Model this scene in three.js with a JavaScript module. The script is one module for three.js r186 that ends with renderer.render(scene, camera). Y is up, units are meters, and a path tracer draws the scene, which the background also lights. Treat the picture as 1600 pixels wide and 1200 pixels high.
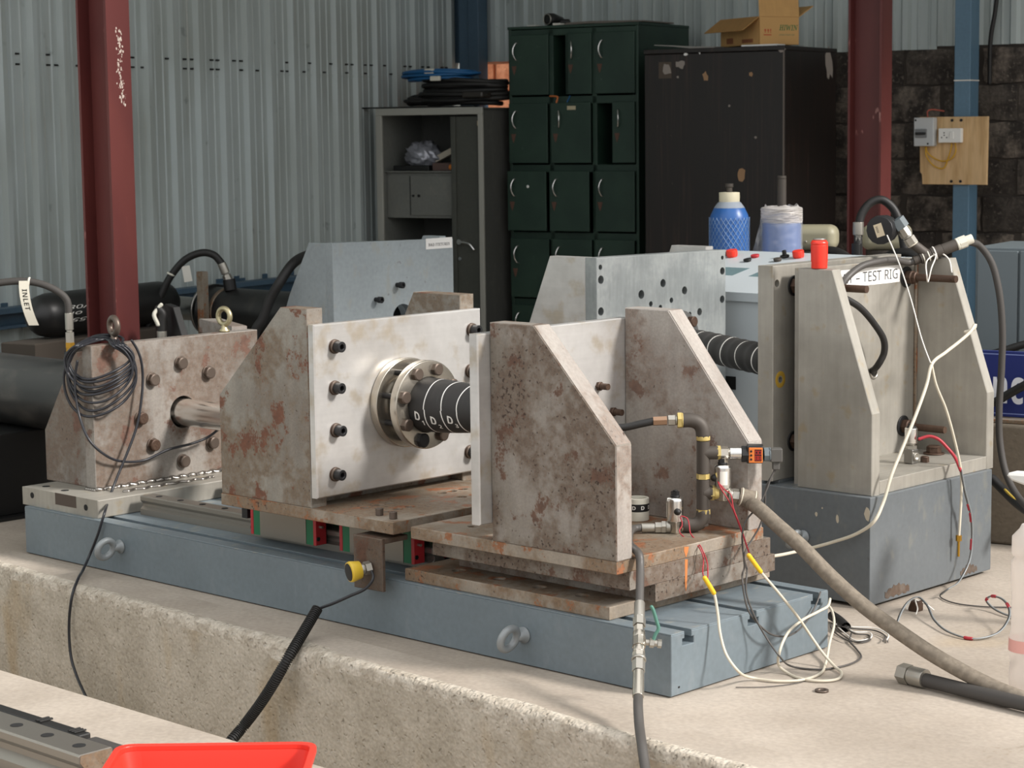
import * as THREE from 'three';
import { RoundedBoxGeometry } from 'three/addons/geometries/RoundedBoxGeometry.js';
import { mergeGeometries } from 'three/addons/utils/BufferGeometryUtils.js';

// ---------- camera, sky, sun, exposure ----------
const scene = new THREE.Scene();
const camera = new THREE.PerspectiveCamera(20.617, 4 / 3, 0.05, 200);
camera.position.set(2.9961, 1.3081, 3.6769);
camera.rotation.order = 'YXZ';
camera.rotation.set(-0.12090, 0.75916, -0.012645);
camera.focus = 5.3; camera.userData.fStop = 11;
scene.add(camera);

const renderer = new THREE.WebGLRenderer({ antialias: true });
renderer.toneMapping = THREE.LinearToneMapping;
renderer.toneMappingExposure = 0.86;
renderer.shadowMap.enabled = true;
renderer.shadowMap.type = THREE.PCFSoftShadowMap;

// bright overcast sky
const V3 = (x, y, z) => new THREE.Vector3(x, y, z);
{
  const w = 256, h = 128, data = new Float32Array(w * h * 4);
  for (let j = 0; j < h; j++) for (let i = 0; i < w; i++) {
    const el = (j + 0.5) / h - 0.5, s = Math.max(0, Math.sin(el * Math.PI));
    const up = el > 0 ? 0.62 + 0.38 * s : 0.34;
    const cloud = 1 + 0.05 * Math.sin(i * 0.098 * 2 + 3 * Math.sin(j * 0.2)) * s;
    const k = (j * w + i) * 4;
    data[k] = up * cloud; data[k + 1] = up * cloud; data[k + 2] = up * cloud; data[k + 3] = 1;
  }
  const sky = new THREE.DataTexture(data, w, h, THREE.RGBAFormat, THREE.FloatType);
  sky.mapping = THREE.EquirectangularReflectionMapping; sky.magFilter = sky.minFilter = THREE.LinearFilter;
  sky.wrapS = THREE.RepeatWrapping; sky.needsUpdate = true;
  scene.background = sky; scene.environment = sky;
  scene.backgroundIntensity = scene.environmentIntensity = 1.9;
}
const sun = new THREE.DirectionalLight(new THREE.Color(1.0, 0.95, 0.90), 5.6);
sun.position.set(5.4, 4.6, -2.6); sun.target.position.set(-0.5, 0.4, -0.6);
sun.castShadow = true; sun.shadow.radius = 18; sun.shadow.mapSize.set(2048, 2048);
Object.assign(sun.shadow.camera, { left: -9, right: 9, top: 9, bottom: -9, near: 0.1, far: 30 });
scene.add(sun, sun.target);

// ---------- noise and procedural textures ----------
let seedState = 7;
function rnd() { seedState = (seedState * 1664525 + 1013904223) >>> 0; return seedState / 4294967296; }
const rr = (a, b) => a + (b - a) * rnd();
const PERM = new Uint8Array(1024), GX = new Float32Array(256), GY = new Float32Array(256);
{
  const p = [...Array(256).keys()];
  for (let i = 255; i > 0; i--) { const j = Math.floor(rnd() * (i + 1)); [p[i], p[j]] = [p[j], p[i]]; }
  for (let i = 0; i < 1024; i++) PERM[i] = p[i & 255];
  for (let i = 0; i < 256; i++) { const t = i / 256 * 2 * Math.PI; GX[i] = Math.cos(t); GY[i] = Math.sin(t); }
}
const fade = (t) => t * t * t * (t * (t * 6 - 15) + 10);
function perlin(x, y, px, py, seed) {
  let x0 = Math.floor(x), y0 = Math.floor(y); const fx = x - x0, fy = y - y0;
  const xa = ((x0 % px) + px) % px, xb = (xa + 1) % px, ya = ((y0 % py) + py) % py, yb = (ya + 1) % py;
  const g = (i, j, dx, dy) => { const h = PERM[PERM[PERM[(i + seed * 37) & 255] + (j & 255)] + (seed & 255)]; return GX[h] * dx + GY[h] * dy; };
  const u = fade(fx), v = fade(fy);
  const a = g(xa, ya, fx, fy), b = g(xb, ya, fx - 1, fy), c = g(xa, yb, fx, fy - 1), d = g(xb, yb, fx - 1, fy - 1);
  return (a + u * (b - a)) * (1 - v) + (c + u * (d - c)) * v;
}
// tileable fractal noise, roughly -1..1
function fbm(u, v, bx, by, oct, seed) {
  let s = 0, a = 1, n = 0;
  for (let o = 0; o < oct; o++) { s += a * perlin(u * bx, v * by, bx, by, seed + o); n += a; a *= 0.55; bx *= 2; by *= 2; }
  return s / n * 1.6;
}
const sstep = (a, b, x) => { const t = Math.min(1, Math.max(0, (x - a) / (b - a))); return t * t * (3 - 2 * t); };
const rgb = (h) => [(h >> 16 & 255) / 255, (h >> 8 & 255) / 255, (h & 255) / 255];
const mix = (a, b, t) => [a[0] + (b[0] - a[0]) * t, a[1] + (b[1] - a[1]) * t, a[2] + (b[2] - a[2]) * t];
const mul = (a, k) => [a[0] * k, a[1] * k, a[2] * k];
function colourTexture(n, fn, metres) {
  const data = new Uint8Array(n * n * 4);
  for (let j = 0; j < n; j++) for (let i = 0; i < n; i++) {
    const c = fn(i / n, j / n), k = (j * n + i) * 4;
    for (let q = 0; q < 3; q++) data[k + q] = Math.max(0, Math.min(255, c[q] * 255));
    data[k + 3] = 255;
  }
  const t = new THREE.DataTexture(data, n, n);
  t.colorSpace = THREE.SRGBColorSpace;
  return finish(t, metres);
}
function valueTexture(n, fn, metres) {
  const data = new Uint8Array(n * n * 4);
  for (let j = 0; j < n; j++) for (let i = 0; i < n; i++) {
    const c = Math.max(0, Math.min(255, fn(i / n, j / n) * 255)), k = (j * n + i) * 4;
    data[k] = data[k + 1] = data[k + 2] = c; data[k + 3] = 255;
  }
  return finish(new THREE.DataTexture(data, n, n), metres);
}
function finish(t, metres) {
  t.wrapS = t.wrapT = THREE.RepeatWrapping; t.magFilter = THREE.LinearFilter; t.minFilter = THREE.LinearFilter;
  t.repeat.set(1 / metres, 1 / metres); t.needsUpdate = true;
  return t;
}
const M = {};
function std(o) { return new THREE.MeshStandardMaterial(o); }
function plain(hex, rough = 0.6, metal = 0) { return std({ color: new THREE.Color(hex), roughness: rough, metalness: metal }); }

// fine grain shared by several materials
const grainBump = valueTexture(256, (u, v) => 0.5 + 0.35 * fbm(u, v, 24, 24, 3, 91), 0.25);
const coarseBump = valueTexture(512, (u, v) => {
  const pits = sstep(0.28, 0.6, fbm(u, v, 48, 48, 3, 55));
  return 0.6 + 0.22 * fbm(u, v, 6, 6, 6, 51) - 0.25 * pits + 0.12 * fbm(u, v, 60, 60, 2, 57);
}, 0.8);

// mill-scale steel with rust: cloud, spots and speck say how much of each
function rustSteel(seed, base, base2, brown, red, cloud, spots, speck, n = 1024, metres = 1.0) {
  return colourTexture(n, (u, v) => {
    const a = fbm(u, v, 3, 3, 5, seed), b = fbm(u, v, 5, 4, 6, seed + 11), f = fbm(u, v, 44, 44, 3, seed + 23), g = fbm(u, v, 150, 150, 2, seed + 29);
    let c = mix(base, base2, sstep(-0.3, 0.35, a + 0.2 * f));
    c = mul(c, 1 + 0.08 * fbm(u, v, 28, 3, 4, seed + 41) + 0.05 * f + 0.06 * g);
    const cl = sstep(0.62 - cloud, 1.05 - cloud, b + 0.5 + 0.16 * f) * (0.62 + 0.5 * sstep(-0.3, 0.3, f + 0.7 * g));
    c = mix(c, mul(brown, 1 + 0.15 * g), Math.min(1, cl));
    const sp = sstep(0.60 - spots, 0.78 - spots, fbm(u, v, 11, 9, 6, seed + 31) + 0.3 * b + 0.3 + 0.15 * g);
    c = mix(c, mul(red, 1 + 0.2 * f), sp * 0.9);
    const s = sstep(0.30, 0.55, fbm(u, v, 90, 90, 3, seed + 61) + 0.45 * b + 0.3 * a + speck - 0.3);
    return mix(c, rgb(0x2e211a), s * 0.7);
  }, metres);
}
const T = {
  gusset: rustSteel(3, rgb(0x8f8880), rgb(0x7c756b), rgb(0x695b4f), rgb(0x5e4437), 0.36, 0.06, 0.27),
  block: rustSteel(17, rgb(0x938f86), rgb(0x807970), rgb(0x746657), rgb(0x6c4433), 0.36, 0.16, 0.12),
  face: rustSteel(29, rgb(0x918b84), rgb(0x79726a), rgb(0x6f6156), rgb(0x6a4e42), 0.44, 0.03, 0.04),
  plate: rustSteel(43, rgb(0x978d80), rgb(0x827768), rgb(0x7b6753), rgb(0x8f5b3c), 0.38, 0.14, 0.16),
  edge: rustSteel(57, rgb(0xa59f98), rgb(0x938b84), rgb(0x86796f), rgb(0x785f53), 0.30, 0.0, 0.10),
  dark: rustSteel(61, rgb(0x6f665e), rgb(0x5d544c), rgb(0x5a4a3e), rgb(0x573c2f), 0.42, 0.08, 0.16, 512),
};
for (const k in T) M[k] = std({ map: T[k], roughness: 0.62, metalness: 0.25, bumpMap: grainBump, bumpScale: 0.0006 });
M.alu = std({ roughness: 0.34, metalness: 0.5, bumpMap: grainBump, bumpScale: 0.0002, map: colourTexture(512, (u, v) => {
  const a = fbm(u, v, 3, 3, 5, 71), s = fbm(u, v, 2, 90, 3, 73), f = fbm(u, v, 10, 10, 5, 76);
  let c = mix(rgb(0xcfcdca), rgb(0xb8b5b1), sstep(-0.4, 0.5, a));
  c = mix(c, rgb(0xa89880), 0.5 * sstep(0.05, 0.55, f + 0.3 * a));
  return mul(c, 1 + 0.02 * s + 0.03 * fbm(u, v, 30, 30, 3, 78));
}, 0.9) });
M.aluHoles = std({ roughness: 0.42, metalness: 0.5, map: colourTexture(512, (u, v) => {
  const a = fbm(u, v, 4, 4, 5, 81), s = fbm(u, v, 60, 8, 3, 83), g = fbm(u, v, 50, 50, 3, 84);
  return mul(mix(rgb(0xa7abaa), rgb(0x8b9090), sstep(-0.4, 0.5, a + 0.4 * g)), 1 + 0.07 * s + 0.06 * g);
}, 0.8) });
M.ktSteel = std({ roughness: 0.5, metalness: 0.35, bumpMap: grainBump, bumpScale: 0.0003, map: colourTexture(512, (u, v) => {
  const a = fbm(u, v, 3, 3, 5, 95), s = fbm(u, v, 50, 3, 3, 97), f = fbm(u, v, 16, 16, 4, 99);
  let c = mix(rgb(0xa4a097), rgb(0x918d84), sstep(-0.4, 0.5, a));
  c = mix(c, rgb(0x8c7550), 0.35 * sstep(0.25, 0.7, f + 0.3 * a));
  return mul(c, 1 + 0.05 * s + 0.05 * f);
}, 0.9) });
function paint(seed, base, worn, amount) {
  return colourTexture(512, (u, v) => {
    const a = fbm(u, v, 3, 3, 5, seed), f = fbm(u, v, 20, 9, 4, seed + 3), g = fbm(u, v, 50, 50, 2, seed + 9);
    let c = mul(base, 1 + 0.07 * a + 0.04 * g);
    c = mix(c, worn, amount * sstep(0.15, 0.6, f + 0.4 * a));
    return mix(c, rgb(0x4a4036), 0.3 * sstep(0.52, 0.75, fbm(u, v, 26, 26, 3, seed + 7) + 0.25 * a));
  }, 0.8);
}
M.bedPaint = std({ roughness: 0.42, map: paint(111, rgb(0x6a757b), rgb(0x7b8286), 0.4) });
M.bedTop = std({ roughness: 0.5, map: paint(117, rgb(0x6f7a80), rgb(0x8f8d85), 0.7) });
M.ktPaint = std({ roughness: 0.38, map: paint(121, rgb(0x62676a), rgb(0x767670), 0.6) });
M.bluePlate = std({ roughness: 0.5, map: paint(131, rgb(0x98a0a3), rgb(0x9c9e99), 0.7) });
M.aluHolesEdge = M.alu;

// concrete
const concreteMap = colourTexture(1024, (u, v) => {
  const a = fbm(u, v, 3, 3, 6, 141), f = fbm(u, v, 14, 14, 5, 145), g = fbm(u, v, 110, 110, 2, 149);
  let c = mix(rgb(0xb0a598), rgb(0x9c9184), sstep(-0.45, 0.5, a + 0.3 * f));
  c = mix(c, rgb(0xb0966f), 0.25 * sstep(0.25, 0.75, fbm(u, v, 4, 4, 5, 152)));
  c = mul(c, 1 + 0.05 * f + 0.06 * g);
  return mix(c, rgb(0x6d6151), 0.35 * sstep(0.4, 0.7, fbm(u, v, 9, 5, 5, 155) + 0.3 * g));
}, 1.6);
M.floor = std({ map: concreteMap, roughness: 0.82, bumpMap: grainBump, bumpScale: 0.0008 });
M.concreteSide = std({ roughness: 0.95, bumpMap: coarseBump, bumpScale: 0.012, map: colourTexture(1024, (u, v) => {
  const a = fbm(u, v, 4, 3, 6, 161), f = fbm(u, v, 20, 20, 4, 165), g = fbm(u, v, 120, 120, 2, 169);
  let c = mix(rgb(0xbab1a3), rgb(0xa39a8b), sstep(-0.4, 0.5, a + 0.4 * f));
  c = mix(c, rgb(0xa88f6c), 0.5 * sstep(0.12, 0.6, fbm(u, v, 5, 2, 5, 171)));
  c = mul(c, 1 + 0.08 * g);
  return mix(c, rgb(0x5c5141), 0.4 * sstep(0.42, 0.7, fbm(u, v, 60, 50, 4, 175) + 0.25 * a));
}, 1.3) });
M.concreteRough = std({ roughness: 0.97, bumpMap: coarseBump, bumpScale: 0.02, map: colourTexture(512, (u, v) => {
  const f = fbm(u, v, 16, 16, 5, 181), g = fbm(u, v, 90, 90, 2, 183);
  return mul(mix(rgb(0xc0b7a9), rgb(0xa69c8d), sstep(-0.4, 0.4, f)), 1 + 0.12 * g);
}, 0.7) });
M.plinth = std({ roughness: 0.92, map: concreteMap, color: 0xa8a49c, bumpMap: coarseBump, bumpScale: 0.004 });
// sheet metal walls
M.sheet = std({ roughness: 0.55, metalness: 0.15, map: colourTexture(512, (u, v) => {
  const a = fbm(u, v, 3, 2, 5, 191), s = fbm(u, v, 40, 2, 4, 193), f = fbm(u, v, 18, 18, 4, 195);
  let c = mix(rgb(0xb4bebe), rgb(0xa3aba8), sstep(-0.4, 0.5, a + 0.3 * s));
  c = mix(c, rgb(0x8a8377), 0.3 * sstep(0.25, 0.7, s));
  return mix(c, rgb(0x5a625f), 0.35 * sstep(0.45, 0.7, f + 0.2 * s));
}, 2.2) });
M.blockStone = [0, 1, 2].map((k) => std({ roughness: 0.95, bumpMap: coarseBump, bumpScale: 0.012, map: colourTexture(256, (u, v) => {
  const a = fbm(u, v, 4, 4, 5, 201 + k * 7), f = fbm(u, v, 26, 26, 4, 203 + k * 5);
  let c = mix(rgb([0x564f48, 0x6b6259, 0x47413b][k]), rgb(0x332e2a), sstep(-0.3, 0.4, a));
  return mix(mul(c, 1 + 0.3 * f), rgb(0x8d8578), 0.5 * sstep(0.32, 0.6, f + 0.5 * a));
}, 0.5) }));
M.mortar = std({ roughness: 1, color: 0x423c37 });
M.brick = [0, 1].map((k) => std({ roughness: 0.95, bumpMap: coarseBump, bumpScale: 0.01, map: colourTexture(256, (u, v) => {
  const a = fbm(u, v, 6, 6, 5, 221 + k), g = fbm(u, v, 50, 50, 2, 223);
  return mul(mix(rgb(0xe09a74), rgb(0xc27a56), sstep(-0.4, 0.5, a)), 1 + 0.12 * g);
}, 0.5) }));
M.laminate = std({ roughness: 0.45, map: colourTexture(512, (u, v) => {
  const s = fbm(u, v, 70, 2, 4, 231), w = fbm(u, v, 10, 1, 3, 233), k = fbm(u, v, 22, 16, 4, 237);
  let c = mix(rgb(0x1b1614), rgb(0x372722), 0.95 * sstep(-0.15, 0.5, s) * sstep(-0.4, 0.5, w));
  return mix(c, rgb(0x66574d), 0.5 * sstep(0.52, 0.7, k));
}, 0.9) });
M.locker = std({ roughness: 0.45, metalness: 0.1, map: colourTexture(512, (u, v) => {
  const a = fbm(u, v, 4, 4, 5, 241), k = fbm(u, v, 30, 30, 4, 243);
  let c = mix(rgb(0x21362d), rgb(0x293f34), sstep(-0.4, 0.4, a));
  return mix(c, rgb(0x5d6a5e), 0.35 * sstep(0.45, 0.7, k + 0.25 * a));
}, 0.9) });
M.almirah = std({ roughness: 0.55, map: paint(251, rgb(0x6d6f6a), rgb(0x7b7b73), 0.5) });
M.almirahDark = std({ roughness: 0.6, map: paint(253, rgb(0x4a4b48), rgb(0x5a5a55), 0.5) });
M.redPaint = std({ roughness: 0.55, map: colourTexture(512, (u, v) => {
  const a = fbm(u, v, 4, 2, 5, 261), k = fbm(u, v, 40, 16, 3, 263), m = fbm(u, v, 5, 5, 3, 267);
  let c = mul(mix(rgb(0x582624), rgb(0x632e2a), sstep(-0.4, 0.4, a)), 1);
  return mix(c, rgb(0xb98d84), 0.75 * sstep(0.34, 0.5, k) * sstep(0.2, 0.45, m));
}, 1.4) });
M.bluePaint = std({ roughness: 0.45, map: paint(271, rgb(0x55748a), rgb(0x627d8e), 0.3) });
M.blueGirt = std({ roughness: 0.5, map: paint(275, rgb(0x42596b), rgb(0x4c5f6d), 0.4) });
M.cardboard = std({ roughness: 0.85, map: colourTexture(256, (u, v) => mul(rgb(0xc39a62), 1 + 0.06 * fbm(u, v, 5, 5, 5, 281) + 0.03 * fbm(u, v, 60, 4, 2, 283)), 0.4) });
M.plywood = std({ roughness: 0.7, map: colourTexture(256, (u, v) => mul(mix(rgb(0xd0b084), rgb(0xbc9a6c), sstep(-0.3, 0.5, fbm(u, v, 14, 2, 4, 291))), 1 + 0.05 * fbm(u, v, 60, 4, 2, 293)), 0.5) });
M.blackPaint = std({ roughness: 0.4, map: colourTexture(256, (u, v) => mix(rgb(0x1a1a1a), rgb(0x3b3833), 0.8 * sstep(0.05, 0.7, fbm(u, v, 5, 5, 5, 301))), 0.6) });
M.barrel = std({ roughness: 0.42, map: colourTexture(512, (u, v) => mix(rgb(0x262524), rgb(0x4f4a44), 0.9 * sstep(-0.2, 0.7, fbm(u, v, 4, 6, 6, 305))), 0.7) });
M.chrome = std({ color: 0xe2e1de, metalness: 1, roughness: 0.22 });
M.chromeDull = std({ color: 0x9a9894, metalness: 0.9, roughness: 0.3 });
M.zinc = std({ color: 0xa9a59c, metalness: 0.75, roughness: 0.34 });
M.nickel = std({ color: 0xbdb6aa, metalness: 0.88, roughness: 0.25 });
M.rustBolt = std({ map: T.edge, color: 0x8a7263, metalness: 0.4, roughness: 0.55 });
M.boltSteel = std({ color: 0x665a51, metalness: 0.6, roughness: 0.42 });
M.blackOxide = std({ color: 0x2a2a2b, metalness: 0.4, roughness: 0.45 });
M.castGrey = plain(0x8e9395, 0.45, 0.25);
M.rubber = plain(0x1d1c1b, 0.55);
M.rubberDusty = plain(0x3f3c39, 0.7);
M.hoseDusty = std({ roughness: 0.85, map: colourTexture(256, (u, v) => mix(rgb(0x6f665a), rgb(0x82786a), sstep(-0.4, 0.5, fbm(u, v, 12, 12, 5, 311))), 0.2) });
M.pipeIron = plain(0x4b453f, 0.6, 0.25);
M.ptfe = plain(0xb7a262, 0.5);
M.brass = std({ color: 0xb58a35, metalness: 0.8, roughness: 0.35 });
M.cableBlack = plain(0x24252a, 0.4);
M.cableGrey = plain(0x4b4845, 0.5);
M.cableCream = plain(0xcac2b0, 0.6);
M.cableWhite = plain(0xdedad2, 0.55);
M.cableRed = plain(0xa52a35, 0.5);
M.cableYellow = plain(0xc99b1a, 0.5);
M.cableBlue = plain(0x1d5c8f, 0.45);
M.green = plain(0x1b6b45, 0.5);
M.redPlastic = plain(0xb02a30, 0.45);
M.brightRed = std({ color: 0xe03524, roughness: 0.35 });
M.white = plain(0xe4e4e0, 0.5);
M.offWhite = plain(0xd5d2c4, 0.6);
M.consoleGrey = plain(0xb4bcc0, 0.5);
M.cabinetGrey = plain(0x636c70, 0.5);
M.beige = plain(0x9d9880, 0.5);
M.darkInside = plain(0x161616, 0.9);
M.black = plain(0x131313, 0.5);
M.blueCyl = std({ color: 0x2f62a6, roughness: 0.35 });
M.weld = std({ color: 0x8d8882, metalness: 0.9, roughness: 0.25 });
M.steelRail = std({ color: 0x8d8880, metalness: 0.7, roughness: 0.35 });
M.glassDark = std({ color: 0x6f8a90, roughness: 0.08, metalness: 0.1 });
M.clearFilm = new THREE.MeshPhysicalMaterial({ color: 0xf4f6fa, transmission: 0.8, thickness: 0, roughness: 0.16, ior: 1.5 });
M.frosted = new THREE.MeshPhysicalMaterial({ color: 0xf2ece6, transmission: 0.55, thickness: 0, roughness: 0.5 });
M.paper = plain(0xd8d5cc, 0.85);

// ---------- modelling helpers ----------
const Q = new THREE.Quaternion();
const F_RIG = new THREE.Matrix4();                                          // the machine's own axes
const F_HALL = new THREE.Matrix4().makeRotationY(THREE.MathUtils.degToRad(12.5)).setPosition(-5.757, 0, -5.098);   // the building's axes: x along the back wall, z along the side wall
let frame = F_RIG;
const used = {};
function numbered(name) { used[name] = (used[name] ?? -1) + 1; return used[name] ? name + '_' + String(used[name]).padStart(3, '0') : name; }
function flat(g) { const r = g.index ? g.toNonIndexed() : g; for (const k of Object.keys(r.attributes)) if (!['position', 'normal', 'uv'].includes(k)) r.deleteAttribute(k); return r; }
function merge(list) { const l = list.flat(9).map(flat); return l.length === 1 ? l[0] : mergeGeometries(l, false); }
let uvShift = 0;
function uvBox(g) {
  g = flat(g); const p = g.attributes.position, n = p.count, uv = new Float32Array(n * 2);
  const a = V3(), b = V3(), c = V3(), ab = V3(), ac = V3(); uvShift += 0.377;
  for (let i = 0; i < n; i += 3) {
    a.fromBufferAttribute(p, i); b.fromBufferAttribute(p, i + 1); c.fromBufferAttribute(p, i + 2);
    ab.subVectors(b, a); ac.subVectors(c, a); ab.cross(ac);
    const x = Math.abs(ab.x), y = Math.abs(ab.y), z = Math.abs(ab.z);
    [a, b, c].forEach((q, k) => {
      const [s, t] = x >= y && x >= z ? [q.z, q.y] : y >= z ? [q.x, q.z] : [q.x, q.y];
      uv[(i + k) * 2] = s + uvShift; uv[(i + k) * 2 + 1] = t + uvShift * 0.61;
    });
  }
  g.setAttribute('uv', new THREE.BufferAttribute(uv, 2)); return g;
}
function setTag(o, label, category, group, kind) {
  if (label) o.userData.label = label; if (category) o.userData.category = category;
  if (group) o.userData.group = group; if (kind) o.userData.kind = kind; return o;
}
// a thing: a Group at its base; positions are given in the current frame
function thing(name, label, category, [x, y, z], group, kind) {
  const o = new THREE.Group(); o.name = numbered(name); scene.add(o);
  const m = new THREE.Matrix4().makeTranslation(x, y, z).premultiply(frame);
  m.decompose(o.position, o.quaternion, o.scale); o.updateMatrix();
  o._inv = new THREE.Matrix4().copy(o.matrix).invert().multiply(frame);
  return setTag(o, label, category, group, kind);
}
function root(o) { while (!o._inv) o = o.parent; return o; }
function shade(m) { m.castShadow = true; m.receiveShadow = true; return m; }
// a part with its geometry in the current frame
function part(name, geos, mat, parent, opt = {}) {
  let g = merge([geos]); if (!opt.keepUV) g = uvBox(g);
  g.applyMatrix4(root(parent)._inv);
  const m = shade(new THREE.Mesh(g, mat)); m.name = numbered(name); parent.add(m);
  if (opt.label) m.userData.label = opt.label; if (opt.kind) m.userData.kind = opt.kind;
  return m;
}
// a thing that is one mesh
function single(name, label, category, geos, mat, opt = {}) {
  let g = merge([geos]); if (!opt.keepUV) g = uvBox(g);
  g.computeBoundingBox(); const c = g.boundingBox.getCenter(V3()); c.y = g.boundingBox.min.y;
  g.translate(-c.x, -c.y, -c.z);
  const m = shade(new THREE.Mesh(g, mat)); m.name = numbered(name); scene.add(m);
  new THREE.Matrix4().makeTranslation(c.x, c.y, c.z).premultiply(frame).decompose(m.position, m.quaternion, m.scale);
  m.updateMatrix(); m._inv = new THREE.Matrix4().copy(m.matrix).invert().multiply(frame);
  return setTag(m, label, category, opt.group, opt.kind);
}
// shared geometry placed at p, its +Y turned to dir
function placed(name, geo, mat, parent, p, dir = [0, 1, 0], label) {
  const m = shade(new THREE.Mesh(geo, mat)); m.name = numbered(name); parent.add(m);
  const q = new THREE.Quaternion().setFromUnitVectors(V3(0, 1, 0), V3(...dir).normalize());
  new THREE.Matrix4().compose(V3(...p), q, V3(1, 1, 1)).premultiply(root(parent)._inv).decompose(m.position, m.quaternion, m.scale);
  if (label) m.userData.label = label;
  return m;
}
function box(x0, x1, y0, y1, z0, z1, r = 0.002) {
  const w = Math.abs(x1 - x0), h = Math.abs(y1 - y0), d = Math.abs(z1 - z0); r = Math.min(r, w / 2.2, h / 2.2, d / 2.2);
  const g = r > 0 ? new RoundedBoxGeometry(w, h, d, 1, r) : new THREE.BoxGeometry(w, h, d);
  return g.translate((x0 + x1) / 2, (y0 + y1) / 2, (z0 + z1) / 2);
}
function shape(pts, holes = []) {
  const s = new THREE.Shape(pts.map(([a, b]) => new THREE.Vector2(a, b)));
  for (const [a, b, r] of holes) { const h = new THREE.Path(); h.absarc(a, b, r, 0, Math.PI * 2, true); s.holes.push(h); }
  return s;
}
function extr(s, depth, bevel = 0.0015, seg = 20) {
  const g = new THREE.ExtrudeGeometry(s, { depth: depth - 2 * bevel, bevelEnabled: bevel > 0, bevelSize: bevel, bevelOffset: -bevel, bevelThickness: bevel, bevelSegments: 1, curveSegments: seg });
  return bevel > 0 ? g.translate(0, 0, bevel) : g;
}
// profile in x,y stretched from z0 to z1
function prismZ(pts, z0, z1, holes, bevel) { return extr(shape(pts, holes), Math.abs(z1 - z0), bevel).translate(0, 0, Math.min(z0, z1)); }
// profile in z,y stretched from x0 to x1
function prismX(pts, x0, x1, holes = [], bevel) {
  return extr(shape(pts.map(([z, y]) => [-z, y]), holes.map(([z, y, r]) => [-z, y, r])), Math.abs(x1 - x0), bevel).rotateY(Math.PI / 2).translate(Math.min(x0, x1), 0, 0);
}
// profile in x,z stretched from y0 to y1
function prismY(pts, y0, y1, holes = [], bevel) {
  return extr(shape(pts.map(([x, z]) => [x, -z]), holes.map(([x, z, r]) => [x, -z, r])), Math.abs(y1 - y0), bevel).rotateX(-Math.PI / 2).translate(0, Math.min(y0, y1), 0);
}
const rect = (a0, a1, b0, b1) => [[a0, b0], [a1, b0], [a1, b1], [a0, b1]];
function orient(g, p, d) { return g.applyQuaternion(Q.setFromUnitVectors(V3(0, 1, 0), V3(...d).normalize())).translate(...p); }
function rod(p0, p1, r, seg = 20, r1 = r) {
  const a = V3(...p0), b = V3(...p1), l = a.distanceTo(b);
  return orient(new THREE.CylinderGeometry(r1, r, l, seg).translate(0, l / 2, 0), p0, b.sub(a).toArray());
}
// turned profile [[along, radius], ...] from p along d
function turned(p, d, prof, seg = 32) { return orient(new THREE.LatheGeometry(prof.map(([t, r]) => new THREE.Vector2(Math.max(r, 0), t)), seg), p, d); }
function curve(pts) { return new THREE.CatmullRomCurve3(pts.map((p) => V3(...p)), false, 'centripetal'); }
function tube(pts, r, seg, rad = 10) {
  const c = curve(pts); return capped(new THREE.TubeGeometry(c, seg ?? pts.length * 8, r, rad, false), c, r);
}
function capped(g, c, r) {
  const out = [g];
  for (const t of [0, 1]) { const p = c.getPoint(t), d = c.getTangent(t); if (!t) d.negate(); out.push(orient(new THREE.SphereGeometry(r, 8, 4, 0, Math.PI * 2, 0, Math.PI / 2), p.toArray(), d.toArray())); }
  return out;
}
function torus(p, d, R, r, seg = 36, rad = 12) { return orient(new THREE.TorusGeometry(R, r, rad, seg).rotateX(Math.PI / 2), p, d); }
// chain of fittings along d: [length, radius, sides]
function chain(p, d, list) {
  const u = V3(...d).normalize(), at = V3(...p), out = [];
  for (const [l, r, sides = 20, gap = 0] of list) {
    const c = Math.min(0.0015, r * 0.12, l * 0.3);
    const g = sides > 12 ? new THREE.LatheGeometry([[0, 0], [0, r - c], [c, r], [l - c, r], [l, r - c], [l, 0]].map(([t, q]) => new THREE.Vector2(q, t)), sides)
      : facet(new THREE.CylinderGeometry(r, r, l, sides).translate(0, l / 2, 0));
    out.push(orient(g, at.toArray(), u.toArray())); at.addScaledVector(u, l + gap);
  }
  return out;
}
// bolts built along +Y
function facet(g) { g = g.toNonIndexed(); g.computeVertexNormals(); return g; }
function hexHead(r, h) {
  return merge([facet(new THREE.CylinderGeometry(r * 0.98, r, h * 0.85, 6).translate(0, h * 0.425, 0)), new THREE.CylinderGeometry(r * 0.8, r * 0.97, h * 0.15, 18).translate(0, h * 0.925, 0)]);
}
function socketHead(r, h) {
  const s = new THREE.Shape(); s.absarc(0, 0, r, 0, Math.PI * 2); const q = new THREE.Path();
  for (let k = 0; k < 6; k++) { const t = -k * Math.PI / 3; q[k ? 'lineTo' : 'moveTo'](Math.cos(t) * r * 0.52, Math.sin(t) * r * 0.52); } q.closePath(); s.holes.push(q);
  const g = new THREE.ExtrudeGeometry(s, { depth: h * 0.9, bevelEnabled: true, bevelSize: r * 0.08, bevelOffset: -r * 0.08, bevelThickness: h * 0.05, bevelSegments: 1, curveSegments: 12 }).translate(0, 0, h * 0.05).rotateX(-Math.PI / 2);
  return merge([g, new THREE.CylinderGeometry(r * 0.6, r * 0.6, h * 0.4, 16).translate(0, h * 0.2, 0)]);
}
function washerGeo(r, h) { return flat(new THREE.LatheGeometry([[r * 0.5, 0], [r * 0.94, 0], [r, h * 0.3], [r, h * 0.8], [r * 0.94, h], [r * 0.5, h]].map(([a, b]) => new THREE.Vector2(a, b)), 24)); }
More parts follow.
